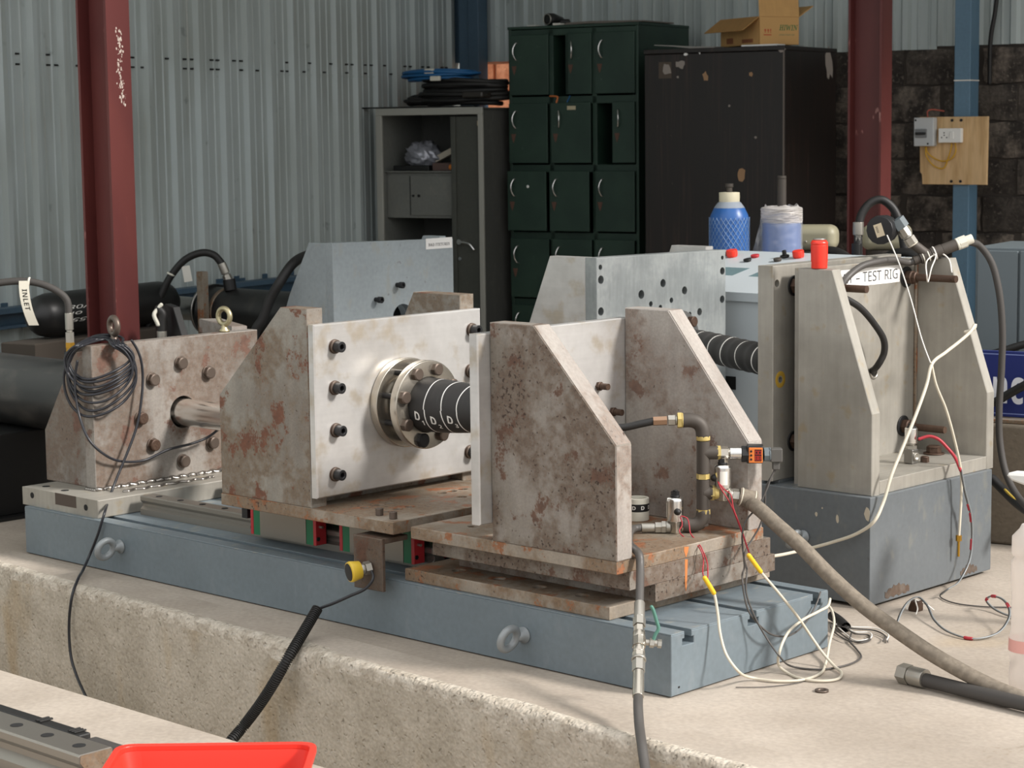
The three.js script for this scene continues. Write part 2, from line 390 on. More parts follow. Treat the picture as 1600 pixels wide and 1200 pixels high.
function eyeBolt(R, r, collar) {  // ring in the x,y plane standing on a collar at the origin
  return merge([new THREE.TorusGeometry(R, r, 14, 36).translate(0, collar * 1.2 + R + r * 0.6, 0),
    new THREE.LatheGeometry([[0, 0], [collar * 1.0, 0], [collar * 1.05, collar * 0.35], [collar * 0.62, collar * 0.75], [collar * 0.55, collar * 1.5], [0, collar * 1.5]].map(([a, b]) => new THREE.Vector2(a, b)), 20)]);
}
function canvasTexture(w, h, draw) {
  const c = document.createElement('canvas'); c.width = w; c.height = h; draw(c.getContext('2d'), w, h);
  const t = new THREE.CanvasTexture(c); t.colorSpace = THREE.SRGBColorSpace; t.magFilter = THREE.LinearFilter; return t;
}
// a printed face: a thin rounded slab whose front (+Z before turning) carries the print
function printed(w, h) { const g = flat(new THREE.PlaneGeometry(w, h)); return g; }
const X = [1, 0, 0], Y = [0, 1, 0], Z = [0, 0, 1];

// centre lines of hoses and cables, metres
const HOSE_BIG = [[-0.135, 0.375, -0.476], [-0.089, 0.371, -0.449], [-0.022, 0.338, -0.437], [0.050, 0.299, -0.430], [0.141, 0.231, -0.434], [0.229, 0.174, -0.439], [0.315, 0.130, -0.444], [0.400, 0.091, -0.448], [0.483, 0.060, -0.452], [0.565, 0.035, -0.456], [0.645, 0.019, -0.459], [0.709, -0.010, -0.515]];
const HOSE_FLOOR = [[0.380, 0.021, -0.453], [0.492, 0.021, -0.438], [0.581, 0.021, -0.428], [0.684, 0.021, -0.418], [0.798, 0.021, -0.409]];
const TAIL_A = [[-2.414, 0.611, -0.085], [-2.430, 0.560, -0.085], [-2.430, 0.516, -0.085], [-2.414, 0.442, -0.085], [-2.365, 0.370, -0.085], [-2.350, 0.328, -0.120], [-2.355, 0.296, -0.182], [-2.362, 0.284, -0.285], [-2.345, 0.309, -0.365], [-2.345, 0.318, -0.462], [-2.340, 0.332, -0.523], [-2.300, 0.364, -0.545], [-2.200, 0.403, -0.517]];
const TAIL_B = [[-2.360, 0.665, -0.252], [-2.355, 0.638, -0.267], [-2.350, 0.604, -0.277], [-2.350, 0.547, -0.282], [-2.345, 0.478, -0.270], [-2.345, 0.400, -0.250], [-2.345, 0.323, -0.212], [-2.345, 0.261, -0.176], [-2.330, 0.201, -0.131], [-2.183, 0.175, 0.000], [-2.202, 0.112, 0.012], [-2.238, 0.044, 0.020], [-2.207, 0.012, 0.066], [-2.113, 0.010, 0.151], [-2.079, -0.025, 0.196], [-2.092, -0.112, 0.202], [-2.077, -0.203, 0.210], [-2.030, -0.251, 0.225], [-1.956, -0.288, 0.250], [-1.835, -0.320, 0.300]];
const SENSOR_LEAD = [[-0.937, 0.180, 0.064], [-0.921, 0.166, 0.075], [-0.934, 0.141, 0.088], [-0.976, 0.117, 0.110], [-1.022, 0.094, 0.125], [-1.059, 0.079, 0.130], [-1.071, 0.072, 0.135]];
const CONDUIT = [[-1.071, 0.075, 0.135], [-1.053, 0.027, 0.200], [-1.038, -0.021, 0.262], [-1.052, -0.068, 0.288], [-1.104, -0.142, 0.300], [-1.159, -0.215, 0.320], [-1.158, -0.242, 0.360], [-1.168, -0.287, 0.420]];
const KT_TOP_HOSE = [[-0.435, 0.811, -1.255], [-0.411, 0.848, -1.258], [-0.402, 0.875, -1.279], [-0.399, 0.904, -1.343], [-0.394, 0.914, -1.417], [-0.398, 0.914, -1.514], [-0.396, 0.903, -1.586], [-0.383, 0.907, -1.599]];
const KT_SIDE_HOSE = [[-0.277, 0.963, -1.698], [-0.275, 0.946, -1.773], [-0.243, 0.901, -1.785], [-0.219, 0.823, -1.789], [-0.206, 0.710, -1.792], [-0.206, 0.597, -1.792], [-0.210, 0.464, -1.788], [-0.204, 0.369, -1.785], [-0.175, 0.278, -1.774], [-0.124, 0.220, -1.753], [-0.011, 0.177, -1.684]];
const KT_LOW_HOSE = [[-0.282, 0.238, -1.877], [-0.232, 0.206, -1.866], [-0.168, 0.181, -1.831], [-0.048, 0.159, -1.750]];
const KT_INNER_HOSE = [[-0.390, 0.830, -1.221], [-0.380, 0.814, -1.260], [-0.370, 0.790, -1.302], [-0.360, 0.745, -1.352], [-0.355, 0.692, -1.397], [-0.360, 0.654, -1.405], [-0.375, 0.621, -1.399], [-0.410, 0.598, -1.422]];
const STRING = [[-0.394, 0.987, -1.468], [-0.363, 0.929, -1.468], [-0.290, 0.877, -1.396], [-0.250, 0.812, -1.374], [-0.190, 0.711, -1.335], [-0.150, 0.658, -1.311], [-0.140, 0.641, -1.309]];
const STRING_B = [[-0.349, 0.928, -1.631], [-0.317, 0.923, -1.604], [-0.300, 0.890, -1.554], [-0.300, 0.854, -1.538], [-0.280, 0.875, -1.499], [-0.333, 0.914, -1.589], [-0.322, 0.929, -1.639], [-0.298, 0.913, -1.643], [-0.284, 0.876, -1.638]];
const WHITE_CABLE = [[-0.205, 0.710, -1.586], [-0.185, 0.719, -1.601], [-0.185, 0.733, -1.608], [-0.180, 0.717, -1.579], [-0.155, 0.696, -1.477], [-0.145, 0.673, -1.388], [-0.140, 0.647, -1.309], [-0.135, 0.595, -1.276], [-0.130, 0.522, -1.219], [-0.130, 0.433, -1.151], [-0.130, 0.361, -1.096], [-0.135, 0.295, -1.068], [-0.140, 0.248, -1.033], [-0.191, 0.209, -1.030], [-0.270, 0.175, -1.025], [-0.337, 0.151, -1.000], [-0.340, 0.152, -0.900], [-0.293, 0.173, -0.750], [-0.328, 0.164, -0.700]];
const WHITE_CABLE_B = [[-0.140, 0.649, -1.306], [-0.135, 0.591, -1.322], [-0.130, 0.515, -1.368], [-0.128, 0.420, -1.413], [-0.130, 0.334, -1.449], [-0.132, 0.268, -1.457], [-0.135, 0.195, -1.457], [-0.138, 0.136, -1.456]];
const RED_WIRE = [[-0.240, 0.418, -1.406], [-0.220, 0.425, -1.427], [-0.200, 0.417, -1.442], [-0.180, 0.392, -1.458], [-0.160, 0.369, -1.463], [-0.125, 0.335, -1.440]];
const WIRE_DOWN = [[-0.125, 0.335, -1.440], [-0.122, 0.279, -1.454], [-0.122, 0.240, -1.472], [-0.122, 0.201, -1.490], [-0.122, 0.135, -1.498], [-0.120, 0.073, -1.483], [-0.115, 0.027, -1.428], [-0.064, 0.030, -1.280], [-0.098, 0.006, -1.297], [-0.056, 0.004, -1.261], [-0.002, 0.004, -1.245], [0.067, 0.004, -1.262], [0.123, 0.004, -1.300], [0.212, 0.004, -1.346]];
const WIRE_LOOP = [[0.012, 0.012, -0.909], [-0.016, 0.030, -0.976], [-0.043, 0.040, -1.054], [-0.050, 0.040, -1.109], [-0.012, 0.030, -1.088], [0.068, 0.012, -1.004], [0.158, 0.006, -0.937], [0.229, 0.004, -0.928], [0.257, 0.010, -0.991], [0.244, 0.030, -1.072], [0.211, 0.045, -1.132], [0.149, 0.050, -1.198], [0.092, 0.040, -1.239], [0.074, 0.025, -1.250], [0.095, 0.012, -1.241], [0.169, 0.005, -1.205], [0.261, 0.004, -1.193]];
const CREAM_A = [[0.012, 0.278, -0.292], [0.020, 0.250, -0.312], [0.035, 0.194, -0.361], [0.050, 0.128, -0.418], [0.060, 0.068, -0.465], [0.090, 0.033, -0.469], [0.131, 0.010, -0.458], [0.174, 0.006, -0.428], [0.198, 0.005, -0.375], [0.182, 0.005, -0.339], [0.137, 0.005, -0.323], [0.074, 0.005, -0.347], [0.054, 0.020, -0.341], [0.070, 0.061, -0.321], [0.060, 0.095, -0.366], [0.050, 0.112, -0.437], [0.040, 0.118, -0.520], [0.030, 0.122, -0.578], [0.020, 0.133, -0.600]];
const CREAM_B = [[0.004, 0.250, -0.130], [0.012, 0.226, -0.142], [0.020, 0.180, -0.146], [0.030, 0.131, -0.143], [0.050, 0.087, -0.139], [0.080, 0.057, -0.138], [0.046, 0.008, -0.245], [0.096, 0.005, -0.265], [0.138, 0.005, -0.309], [0.139, 0.005, -0.387], [0.093, 0.006, -0.478], [0.041, 0.030, -0.568], [-0.019, 0.050, -0.674], [-0.080, 0.060, -0.753], [-0.102, 0.065, -0.773]];
const DARK_A = [[-0.120, 0.278, -0.426], [-0.110, 0.235, -0.420], [0.004, 0.237, -0.262], [0.012, 0.200, -0.259], [0.020, 0.161, -0.266], [0.030, 0.127, -0.291], [0.035, 0.095, -0.335], [0.035, 0.079, -0.395], [0.030, 0.081, -0.446], [0.020, 0.098, -0.505], [0.010, 0.125, -0.554], [0.006, 0.152, -0.579]];
const DARK_B = [[-0.120, 0.263, -0.439], [0.004, 0.250, -0.280], [0.014, 0.207, -0.264], [0.030, 0.145, -0.278], [0.050, 0.089, -0.302], [0.080, 0.054, -0.307], [0.056, 0.006, -0.398], [0.112, 0.004, -0.424], [0.138, 0.004, -0.494], [0.125, 0.004, -0.581], [0.066, 0.004, -0.649], [0.013, 0.006, -0.698], [-0.026, 0.008, -0.761]];
const SWITCH_LEAD = [[-0.088, 0.460, -0.517], [-0.093, 0.441, -0.507], [-0.097, 0.411, -0.494], [-0.107, 0.372, -0.474], [-0.113, 0.338, -0.429], [-0.114, 0.307, -0.417], [-0.120, 0.264, -0.431]];
const SWITCH_LEAD_B = [[-0.088, 0.457, -0.517], [-0.102, 0.417, -0.499], [-0.105, 0.369, -0.497], [-0.113, 0.321, -0.489], [-0.132, 0.271, -0.480], [-0.050, 0.271, -0.367], [0.000, 0.274, -0.308]];
const RED_A = [[-0.188, 0.439, -0.411], [-0.169, 0.420, -0.401], [-0.148, 0.384, -0.411], [-0.137, 0.347, -0.422], [-0.130, 0.302, -0.439], [-0.100, 0.272, -0.420], [-0.010, 0.277, -0.319]];
const RED_B = [[-0.187, 0.437, -0.412], [-0.164, 0.417, -0.406], [-0.147, 0.405, -0.412], [-0.137, 0.369, -0.412], [-0.120, 0.322, -0.420], [-0.080, 0.271, -0.399], [-0.005, 0.277, -0.315]];
const RED_C = [[-0.240, 0.350, -0.334], [-0.228, 0.346, -0.342], [-0.221, 0.326, -0.343], [-0.213, 0.312, -0.336], [-0.180, 0.298, -0.319], [-0.130, 0.290, -0.278], [-0.120, 0.255, -0.286], [-0.110, 0.235, -0.275], [0.000, 0.254, -0.131]];
const RED_D = [[-0.241, 0.347, -0.333], [-0.236, 0.329, -0.334], [-0.237, 0.314, -0.323], [-0.216, 0.301, -0.319], [-0.150, 0.296, -0.286], [-0.130, 0.270, -0.283], [-0.120, 0.242, -0.268], [-0.020, 0.254, -0.149]];
const GREY_LOOPS = [[-0.091, 0.012, -0.821], [-0.024, 0.006, -0.773], [0.004, 0.004, -0.789], [0.042, 0.004, -0.741], [0.031, 0.004, -0.706], [-0.023, 0.006, -0.729], [-0.095, 0.012, -0.790], [-0.053, 0.010, -0.800], [-0.002, 0.008, -0.827], [0.055, 0.005, -0.800], [0.085, 0.004, -0.760]];
const SLEEVE = [[-0.154, 0.018, -0.859], [-0.116, 0.016, -0.835], [-0.061, 0.014, -0.789]];
const STRAY = [[0.058, 0.003, -0.167], [0.111, 0.003, -0.220], [0.144, 0.003, -0.301], [0.138, 0.003, -0.341]];
const SUPPLY = [[-0.122, 0.289, -0.036], [-0.069, 0.220, 0.030], [0.081, 0.062, 0.215], [0.106, 0.051, 0.245], [0.143, 0.024, 0.285], [0.192, 0.003, 0.335], [0.230, -0.031, 0.370], [0.285, -0.062, 0.420]];
const BL_HOSE = [[-3.231, 0.555, -1.471], [-3.212, 0.592, -1.488], [-3.190, 0.669, -1.510], [-3.160, 0.737, -1.538], [-3.157, 0.795, -1.591], [-3.202, 0.823, -1.696], [-3.237, 0.830, -1.810]];
const ARCH_HOSE = [[-4.117, 0.456, -1.594], [-4.090, 0.535, -1.619], [-4.059, 0.628, -1.649], [-4.023, 0.720, -1.684], [-3.975, 0.788, -1.729], [-3.925, 0.811, -1.777], [-3.892, 0.799, -1.807], [-3.872, 0.767, -1.827]];
//fit [-3.872, 0.767, -1.827] [-3.851, 0.69, -1.847]
const SMALL_HOSE = [[-3.139, 0.582, -0.957], [-3.138, 0.624, -0.958], [-3.136, 0.658, -0.961], [-3.146, 0.675, -0.952], [-3.163, 0.663, -0.935], [-3.191, 0.601, -0.909]];
const BACK_ARCH = [[-1.667, 0.801, -3.201], [-1.673, 0.882, -3.209], [-1.669, 0.956, -3.224], [-1.647, 1.000, -3.252], [-1.619, 1.012, -3.281], [-1.589, 0.987, -3.306], [-1.566, 0.942, -3.320], [-1.547, 0.868, -3.325]];

// ======================= THE SETTING =======================
const edgeZ = (x) => 0.301 + 0.055 * x;                                     // front edge of the slab the machines stand on
const floor = thing('floor', 'pale worn concrete slab under the steel test machines', null, [0, -0.5, 0], null, 'structure');
part('slab_top', prismY([[-9, edgeZ(-9) - 0.15], [5, edgeZ(5) - 0.15], [9, -4], [7, -13], [-12, -13], [-12, -2]], -0.25, 0, [], 0), M.floor, floor);
{ // broken front lip and rough poured face of the slab
  const n = 620, x0 = -7, x1 = 3, rows = [[], [], []];
  const chip = (x) => Math.pow(sstep(-0.05, 0.5, fbm(x / 10 + 5, 0.13, 22, 8, 4, 401)), 1.3);
  const prof = [];
  for (let i = 0; i <= n; i++) {
    const x = x0 + (x1 - x0) * i / n, e = edgeZ(x), ch = chip(x), R = 0.026 + 0.035 * ch, line = [];
    const jit = (k, s) => fbm(x / 10 + 0.5, k * 0.031 + 0.2, 90, 60, 3, 411) * s;
    line.push([x, 0, e - 0.151], [x, 0, e - 0.10], [x, -0.0006, e - R - 0.012]);
    for (let k = 0; k <= 6; k++) { const t = k / 6 * Math.PI / 2; const rough = (0.0012 + 0.013 * ch) * [0.2, 0.9, 1, 1, 0.8, 0.5, 0.2][k]; line.push([x, -R * 1.25 * (1 - Math.cos(t)) + jit(k, rough), e - R * (1 - Math.sin(t)) + jit(k + 20, rough) - (k > 3 ? 0.0015 : 0)]); }
    for (let k = 1; k <= 14; k++) { const y = -R * 1.25 - (0.52 - R * 1.25) * k / 14; line.push([x, y, e + jit(k + 40, 0.004) + 0.006 * fbm(x / 10 + 0.3, y / 2 + 0.5, 24, 10, 3, 421)]); }
    prof.push(line);
  }
  const strip = (a, b) => {
    const pos = [], idx = [], m = b - a + 1;
    prof.forEach((l) => l.slice(a, b + 1).forEach((p) => pos.push(...p)));
    for (let i = 0; i < n; i++) for (let k = 0; k < m - 1; k++) { const q = i * m + k; idx.push(q, q + 1, q + m, q + 1, q + m + 1, q + m); }
    const g = new THREE.BufferGeometry(); g.setAttribute('position', new THREE.Float32BufferAttribute(pos, 3)); g.setIndex(idx); g.computeVertexNormals();
    g.setAttribute('uv', new THREE.Float32BufferAttribute(new Float32Array(pos.length / 3 * 2), 2)); return g;
  };
  part('slab_margin', strip(0, 2), M.floor, floor);
  part('slab_lip', strip(2, 9), M.concreteRough, floor, { label: 'broken rough front edge of the slab' });
  part('slab_face', strip(9, 23), M.concreteSide, floor, { label: 'stained rough front face of the slab' });
}
const ledge = thing('floor', 'second concrete slab across the trench in the foreground', null, [-1, -0.5, 1.6], null, 'structure');
part('ledge_top', prismY([[-6, 0.862], [-3.2, 0.866], [-1.42, 0.866], [-0.47, 0.873], [0.4, 0.869], [2.2, 0.868], [2.2, 2.4], [-6, 2.4]], -0.52, 0, [], 0.006), M.floor, ledge);
const trench = thing('floor', 'bottom of the trench between the two slabs', null, [-1, -0.6, 0.6], null, 'structure');
part('trench_bottom', box(-9, 5, -0.6, -0.5, -0.6, 1.2, 0), M.concreteSide, trench);

frame = F_HALL;
const PITCH = 0.19;
function sheetProfile(n) {  // n pitches: list of [along, out]
  const p = [];
  for (let k = 0; k < n; k++) {
    const s = k * PITCH;
    p.push([s - 0.028, 0], [s - 0.014, 0.025], [s + 0.014, 0.025], [s + 0.028, 0]);
    for (const q of [0.066, 0.124]) p.push([s + q - 0.008, 0], [s + q - 0.003, 0.005], [s + q + 0.003, 0.005], [s + q + 0.008, 0]);
  }
  p.push([n * PITCH - 0.028, 0]);
  return p;
}
const solidSheet = (prof) => [...prof, ...prof.slice().reverse().map(([a, b]) => [a, b - 0.0016])];
const wallLeft = thing('wall_left', 'grey corrugated metal sheet wall on the left', null, [0, 0, 4], null, 'structure');
for (let k = 0; k < 9; k++) {
  const v0 = 0.053 - PITCH + k * 5 * PITCH, lap = k % 2 ? 0.0022 : 0;
  const pts = solidSheet(sheetProfile(k === 8 ? 5 : 5)).map(([s, h]) => [h + lap, v0 + s]);
  part('sheet', prismY(pts.reverse(), -0.05, 4.25, [], 0), M.sheet, wallLeft);
}
{ const s = []; for (let k = 0; k < 40; k++) { const v = 0.053 + (k >> 1) * PITCH + 0.04 + (k & 1) * 0.055 + rr(-0.01, 0.01); for (const y of [1.61, 1.655]) if (rnd() < 0.5) s.push(box(0.0, 0.008, y - 0.004, y + 0.004, v - 0.011, v + 0.011, 0)); }
  part('screw', s, M.black, wallLeft, { kind: 'stuff' }); }
const girt = single('wall_girt', 'blue painted steel girt running low along the left sheet wall', null, [box(0.026, 0.10, 0.535, 0.56, -0.02, 8.5), box(0.026, 0.034, 0.47, 0.545, -0.02, 8.5), box(0.026, 0.09, 0.468, 0.482, -0.02, 8.5)], M.blueGirt, { kind: 'structure' });
{ // brushed-over blue paint where the girt was painted against the sheets
  const s = []; for (let k = 0; k < 46; k++) { const v = 0.12 + k * PITCH * 0.5 + rr(-0.03, 0.03), w = rr(0.012, 0.035), h = rr(0.0, 0.016);
    if (rnd() < 0.8 && Math.abs(((v - 0.053) % PITCH + PITCH) % PITCH - 0.095) < 0.06) s.push(box(0.0005, 0.0066, 0.55, 0.57 + h, v - w, v + w, 0.001)); }
  part('paint_daub', s, M.blueGirt, girt, { kind: 'stuff' }); }

const wallBack = thing('wall_back', 'back wall of dark stone blocks with grey sheet metal above', null, [5, 0, 0], null, 'structure');
for (let k = 0; k < 10; k++) {
  const u0 = 0.09 + k * 5 * PITCH, lap = k % 2 ? 0.0022 : 0;
  part('sheet', prismY(solidSheet(sheetProfile(5)).map(([s, h]) => [u0 + s, h + lap]), 1.683 - 0.012 * Math.sin(k * 1.3), 4.25, [], 0), M.sheet, wallBack);
}
part('mortar_core', box(0.76, 9.6, -0.02, 1.72, -0.2, -0.022, 0), M.mortar, wallBack);
for (let c = 0; c < 9; c++) for (let k = 0; k < 12; k++) {
  let u0 = 0.75 + k * 0.4 - (c % 2 ? 0.2 : 0) + rr(-0.02, 0.02), u1 = u0 + 0.385 + rr(-0.015, 0.012); u0 = Math.max(u0, 0.75);
  if (u1 - u0 < 0.05) continue;
  const g = new THREE.BoxGeometry(u1 - u0, 0.176, 0.05, 6, 3, 1), p = g.attributes.position, w = (u1 - u0) / 2, f = rr(-0.012, 0.008);
  for (let i = 0; i < p.count; i++) {
    const x = p.getX(i), y = p.getY(i), z = p.getZ(i), near = Math.max(Math.abs(x) / w, Math.abs(y) / 0.088);
    if (z > 0) p.setZ(i, z + f - (near > 0.99 ? 0.014 : 0) + 0.010 * fbm(x + u0 * 0.37 + 0.5, y + c * 0.19 + 0.5, 9, 9, 2, 431));
    if (near > 0.99) { p.setX(i, x * (1 + 0.02 * Math.sin(y * 60 + u0 * 9))); p.setY(i, y * (1 + 0.05 * Math.sin(x * 31 + u0 * 5 + c))); }
  }
  g.computeVertexNormals();
  part('block', g.translate((u0 + u1) / 2, 0.093 + c * 0.187, -0.02), M.blockStone[(c * 5 + k * 7 + (rnd() < 0.4)) % 3], wallBack);
}
part('corner_flashing', box(-0.03, 0.10, 1.683, 4.25, -0.045, -0.006, 0), M.blueGirt, wallBack);
// outside, beyond the gap beside the corner column
const outer = thing('wall_outside', 'sunlit orange brick wall outside, seen through the gap in the corner', null, [0.2, 0, -1.6], null, 'structure');
part('mortar_core', box(-3.2, 3.2, -0.1, 2.9, -1.86, -1.63, 0), plain(0xb98a6c, 1), outer);
for (let c = 0; c < 15; c++) for (let k = 0; k < 11; k++) {
  const u0 = -1.6 + k * 0.3 + (c % 2) * 0.15 + rr(-0.01, 0.01);
  part('brick', box(u0, u0 + 0.285, c * 0.19 + 0.03, c * 0.19 + 0.207, -1.7, -1.60 + rr(-0.008, 0.008), 0.012), M.brick[(c + k * 3) % 2], outer);
}
// roof: covers the back of the hall and its left part; the front and the right side of the shed are open
const ceiling = thing('ceiling', 'sheet metal roof over the back of the shed', null, [4, 4.2, 3], null, 'structure');
for (const [u0, u1, v0, v1] of [[-0.4, 7.7, -0.4, 4.0], [-0.4, 3.0, 4.0, 6.8]]) part('roof_sheet', box(u0, u1, 4.2, 4.28, v0, v1, 0), M.sheet, ceiling);

function hColumn(name, label, u, v, h, y1, mat) {
  const t = thing(name, label, 'column', [u, 0, v], 'red steel columns');
  const w = 0.0625, pts = [[-h / 2, -w], [-h / 2 + 0.010, -w], [-h / 2 + 0.010, -0.004], [h / 2 - 0.010, -0.004], [h / 2 - 0.010, -w], [h / 2, -w], [h / 2, w], [h / 2 - 0.010, w], [h / 2 - 0.010, 0.004], [-h / 2 + 0.010, 0.004], [-h / 2 + 0.010, w], [-h / 2, w]];
  part('shaft', prismY(pts.map(([a, b]) => [u + a, v + b]).reverse(), 0.02, y1, [], 0.001), mat, t);
  part('base_plate', box(u - 0.14, u + 0.14, 0, 0.02, v - 0.14, v + 0.14), mat, t);
  return t;
}
hColumn('steel_column', 'dark red steel column with flaking paint at far left before sheet wall', 1.41, 4.585, 0.142, 4.2, M.redPaint);
hColumn('steel_column', 'dark red steel column between the black cupboard and the switch board', 3.155, 1.5375, 0.157, 4.2, M.redPaint);
{ // flaked paint on the near column
  const t = scene.getObjectByName('steel_column'), fl = [];
  for (let k = 0; k < 110; k++) { const y = 1.40 + 0.28 * rnd(), v = 4.58 + (rnd() + rnd() - 1) * 0.022 + 0.012 * fbm(y * 0.5, 0.3, 9, 9, 3, 491), r = rr(0.001, 0.005), n = 6, pts = []; for (let i = 0; i < n; i++) { const a = i / n * 6.283; pts.push([v + Math.cos(a) * r * rr(0.5, 1), y + Math.sin(a) * r * rr(0.7, 1.7)]); } fl.push(prismX(pts, 1.4809, 1.4813, [], 0)); }
  part('paint_flake', fl, plain(0xcfc4b8, 0.8), t, { kind: 'stuff', label: 'pale spots where the paint has flaked' });
}
{
  const t = thing('steel_post', 'blue painted steel post behind the wooden switch board', 'post', [3.145, 0, 0.21]);
  part('shaft', box(3.104, 3.187, 0, 4.2, 0.15, 0.28, 0.004), M.bluePaint, t);
  part('tie_string', [box(3.1025, 3.1885, 1.508, 1.514, 0.1485, 0.2815, 0.001)], M.cableWhite, t, { label: 'white string tied round the post' });
  const c = thing('steel_post', 'dark blue steel post in the corner behind the open grey cupboard', 'post', [0.175, 0, 0.08]);
  part('shaft', [box(0.104, 0.174, 0, 4.2, 0.045, 0.115, 0.004), box(0.176, 0.246, 0, 4.2, 0.03, 0.13, 0.004)], M.blueGirt, c);
}
single('wall_cable', 'black cable hanging down beside the blue steel post', 'cable', tube([[3.24, 2.6, 0.05], [3.25, 2.0, 0.06], [3.235, 1.85, 0.06], [3.215, 1.72, 0.06], [3.21, 1.5, 0.055]], 0.011), M.rubber);
frame = F_RIG;

// ======================= FRONT TEST RIG =======================
frame = F_RIG;
const LB = 2.605, WB = 0.621;
{ // T-slot bed
  const t = thing('machine_bed', 'long blue grey steel T-slot bed lying on the concrete slab under the rusty rig', 'machine bed', [-LB / 2, 0, -WB / 2]);
  const slot = (z) => [[z + 0.013, 0.1465], [z + 0.013, 0.133], [z + 0.021, 0.133], [z + 0.021, 0.117], [z - 0.021, 0.117], [z - 0.021, 0.133], [z - 0.013, 0.133], [z - 0.013, 0.1465]];
  part('bed_body', prismX([[0, 0.004], [0, 0.1465], ...slot(-0.062), ...slot(-0.311), ...slot(-0.569), [-WB, 0.1465], [-WB, 0.004]], -LB, 0, [], 0.0015), M.bedPaint, t);
  const tops = [[-0.001, -0.049], [-0.075, -0.298], [-0.324, -0.556], [-0.582, -WB + 0.001]];
  for (const [a, b] of tops) part('top_strip', box(-LB + 0.001, -0.001, 0.1464, 0.15, b, a, 0.001), M.bedTop, t, { label: 'scuffed top face of the bed' });
  const eye = eyeBolt(0.0275, 0.0098, 0.02);
  for (const [x, y] of [[-2.105, 0.086], [-0.462, 0.077]]) {
    const e = placed('lifting_eye', eye, M.castGrey, t, [x, y, -0.002], Z, 'grey painted lifting eye');
    e.rotateY(Math.PI / 2 - 0.3);
  }
  const steel = M.castGrey;
  for (const [x, y, z] of [[0.0006, 0.128, -0.62 + 0.01]]) part('end_mark', box(-0.002, 0.0008, 0.02, 0.024, -0.03, -0.024, 0), M.black, t);
}
{ // linear rails on the bed
  for (const [z0, lab] of [[-0.145, 'steel guide rail on the near side of the blue bed'], [-0.475, 'steel guide rail on the far side of the blue bed']]) {
    const w = 0.055, h = 0.058, y = 0.1505, z = z0 - w;
    const pr = [[z0, y], [z0, y + 0.018], [z0 - 0.010, y + 0.026], [z0 - 0.010, y + 0.034], [z0 - 0.001, y + 0.044], [z0 - 0.001, y + h - 0.003], [z0 - 0.004, y + h], [z + 0.004, y + h], [z + 0.001, y + h - 0.003], [z + 0.001, y + 0.044], [z + 0.010, y + 0.034], [z + 0.010, y + 0.026], [z, y + 0.018], [z, y]];
    const t = thing('guide_rail', lab, 'guide rail', [-1.56, y, z0 - w / 2], 'linear guide rails');
    part('rail', prismX(pr, -2.2, -0.93, [], 0.0008), M.steelRail, t);
    for (let k = 0; k < 11; k++) part('bolt_hole', [new THREE.CylinderGeometry(0.010, 0.010, 0.0012, 20).translate(-2.14 + k * 0.105, y + h + 0.0004, z0 - w / 2)], M.darkInside, t);
  }
}
function carriage(x0, x1, zc, y0, y1, label) {
  const t = thing('rail_carriage', label, 'rail carriage', [(x0 + x1) / 2, y0, zc], 'rail carriages under the moving table');
  const w = 0.07, e = 0.030;
  const ring = (a, b, g, m, n, l) => part(n, prismX([[zc + w - g, y0 + 0.004], [zc + w - g, y1 - 0.006], [zc + w - g - 0.006, y1], [zc - w + g + 0.006, y1], [zc - w + g, y1 - 0.006], [zc - w + g, y0 + 0.004], [zc - 0.031, y0 + 0.004], [zc - 0.031, y1 - 0.030], [zc + 0.031, y1 - 0.030], [zc + 0.031, y0 + 0.004]], a, b, [], 0.0008), m, t, { label: l });
  ring(x0 + e, x1 - e, 0, M.steelRail, 'block');
  ring(x0, x0 + e, 0.002, M.green, 'end_cap', 'green end cap'); ring(x1 - e, x1, 0.002, M.green, 'end_cap', 'green end cap');
  ring(x0 - 0.012, x0, 0.001, M.redPlastic, 'scraper', 'red end scraper'); ring(x1, x1 + 0.012, 0.001, M.redPlastic, 'scraper', 'red end scraper');
  for (const s of [x0 - 0.024, x1 + 0.012]) { part('grease_nipple', [rod([s, y0 + 0.055, zc + 0.055], [s + 0.012, y0 + 0.055, zc + 0.055], 0.004, 8)], M.zinc, t); }
  for (const s of [x0 - 0.015, x1 + 0.012]) part('cover_screw', rod([s, y0 + 0.022, zc + 0.062], [s + 0.003, y0 + 0.022, zc + 0.062], 0.006, 12), M.black, t);
}
carriage(-1.612, -1.355, -0.1725, 0.165, 0.2745, 'grey rail carriage with green ends, left of the two near the viewer');
carriage(-1.235, -0.965, -0.1725, 0.165, 0.2745, 'grey rail carriage with green ends, behind the rusty sensor bracket');
carriage(-1.235, -0.965, -0.5025, 0.165, 0.2745, 'grey rail carriage on the far rail, in shadow under the table');
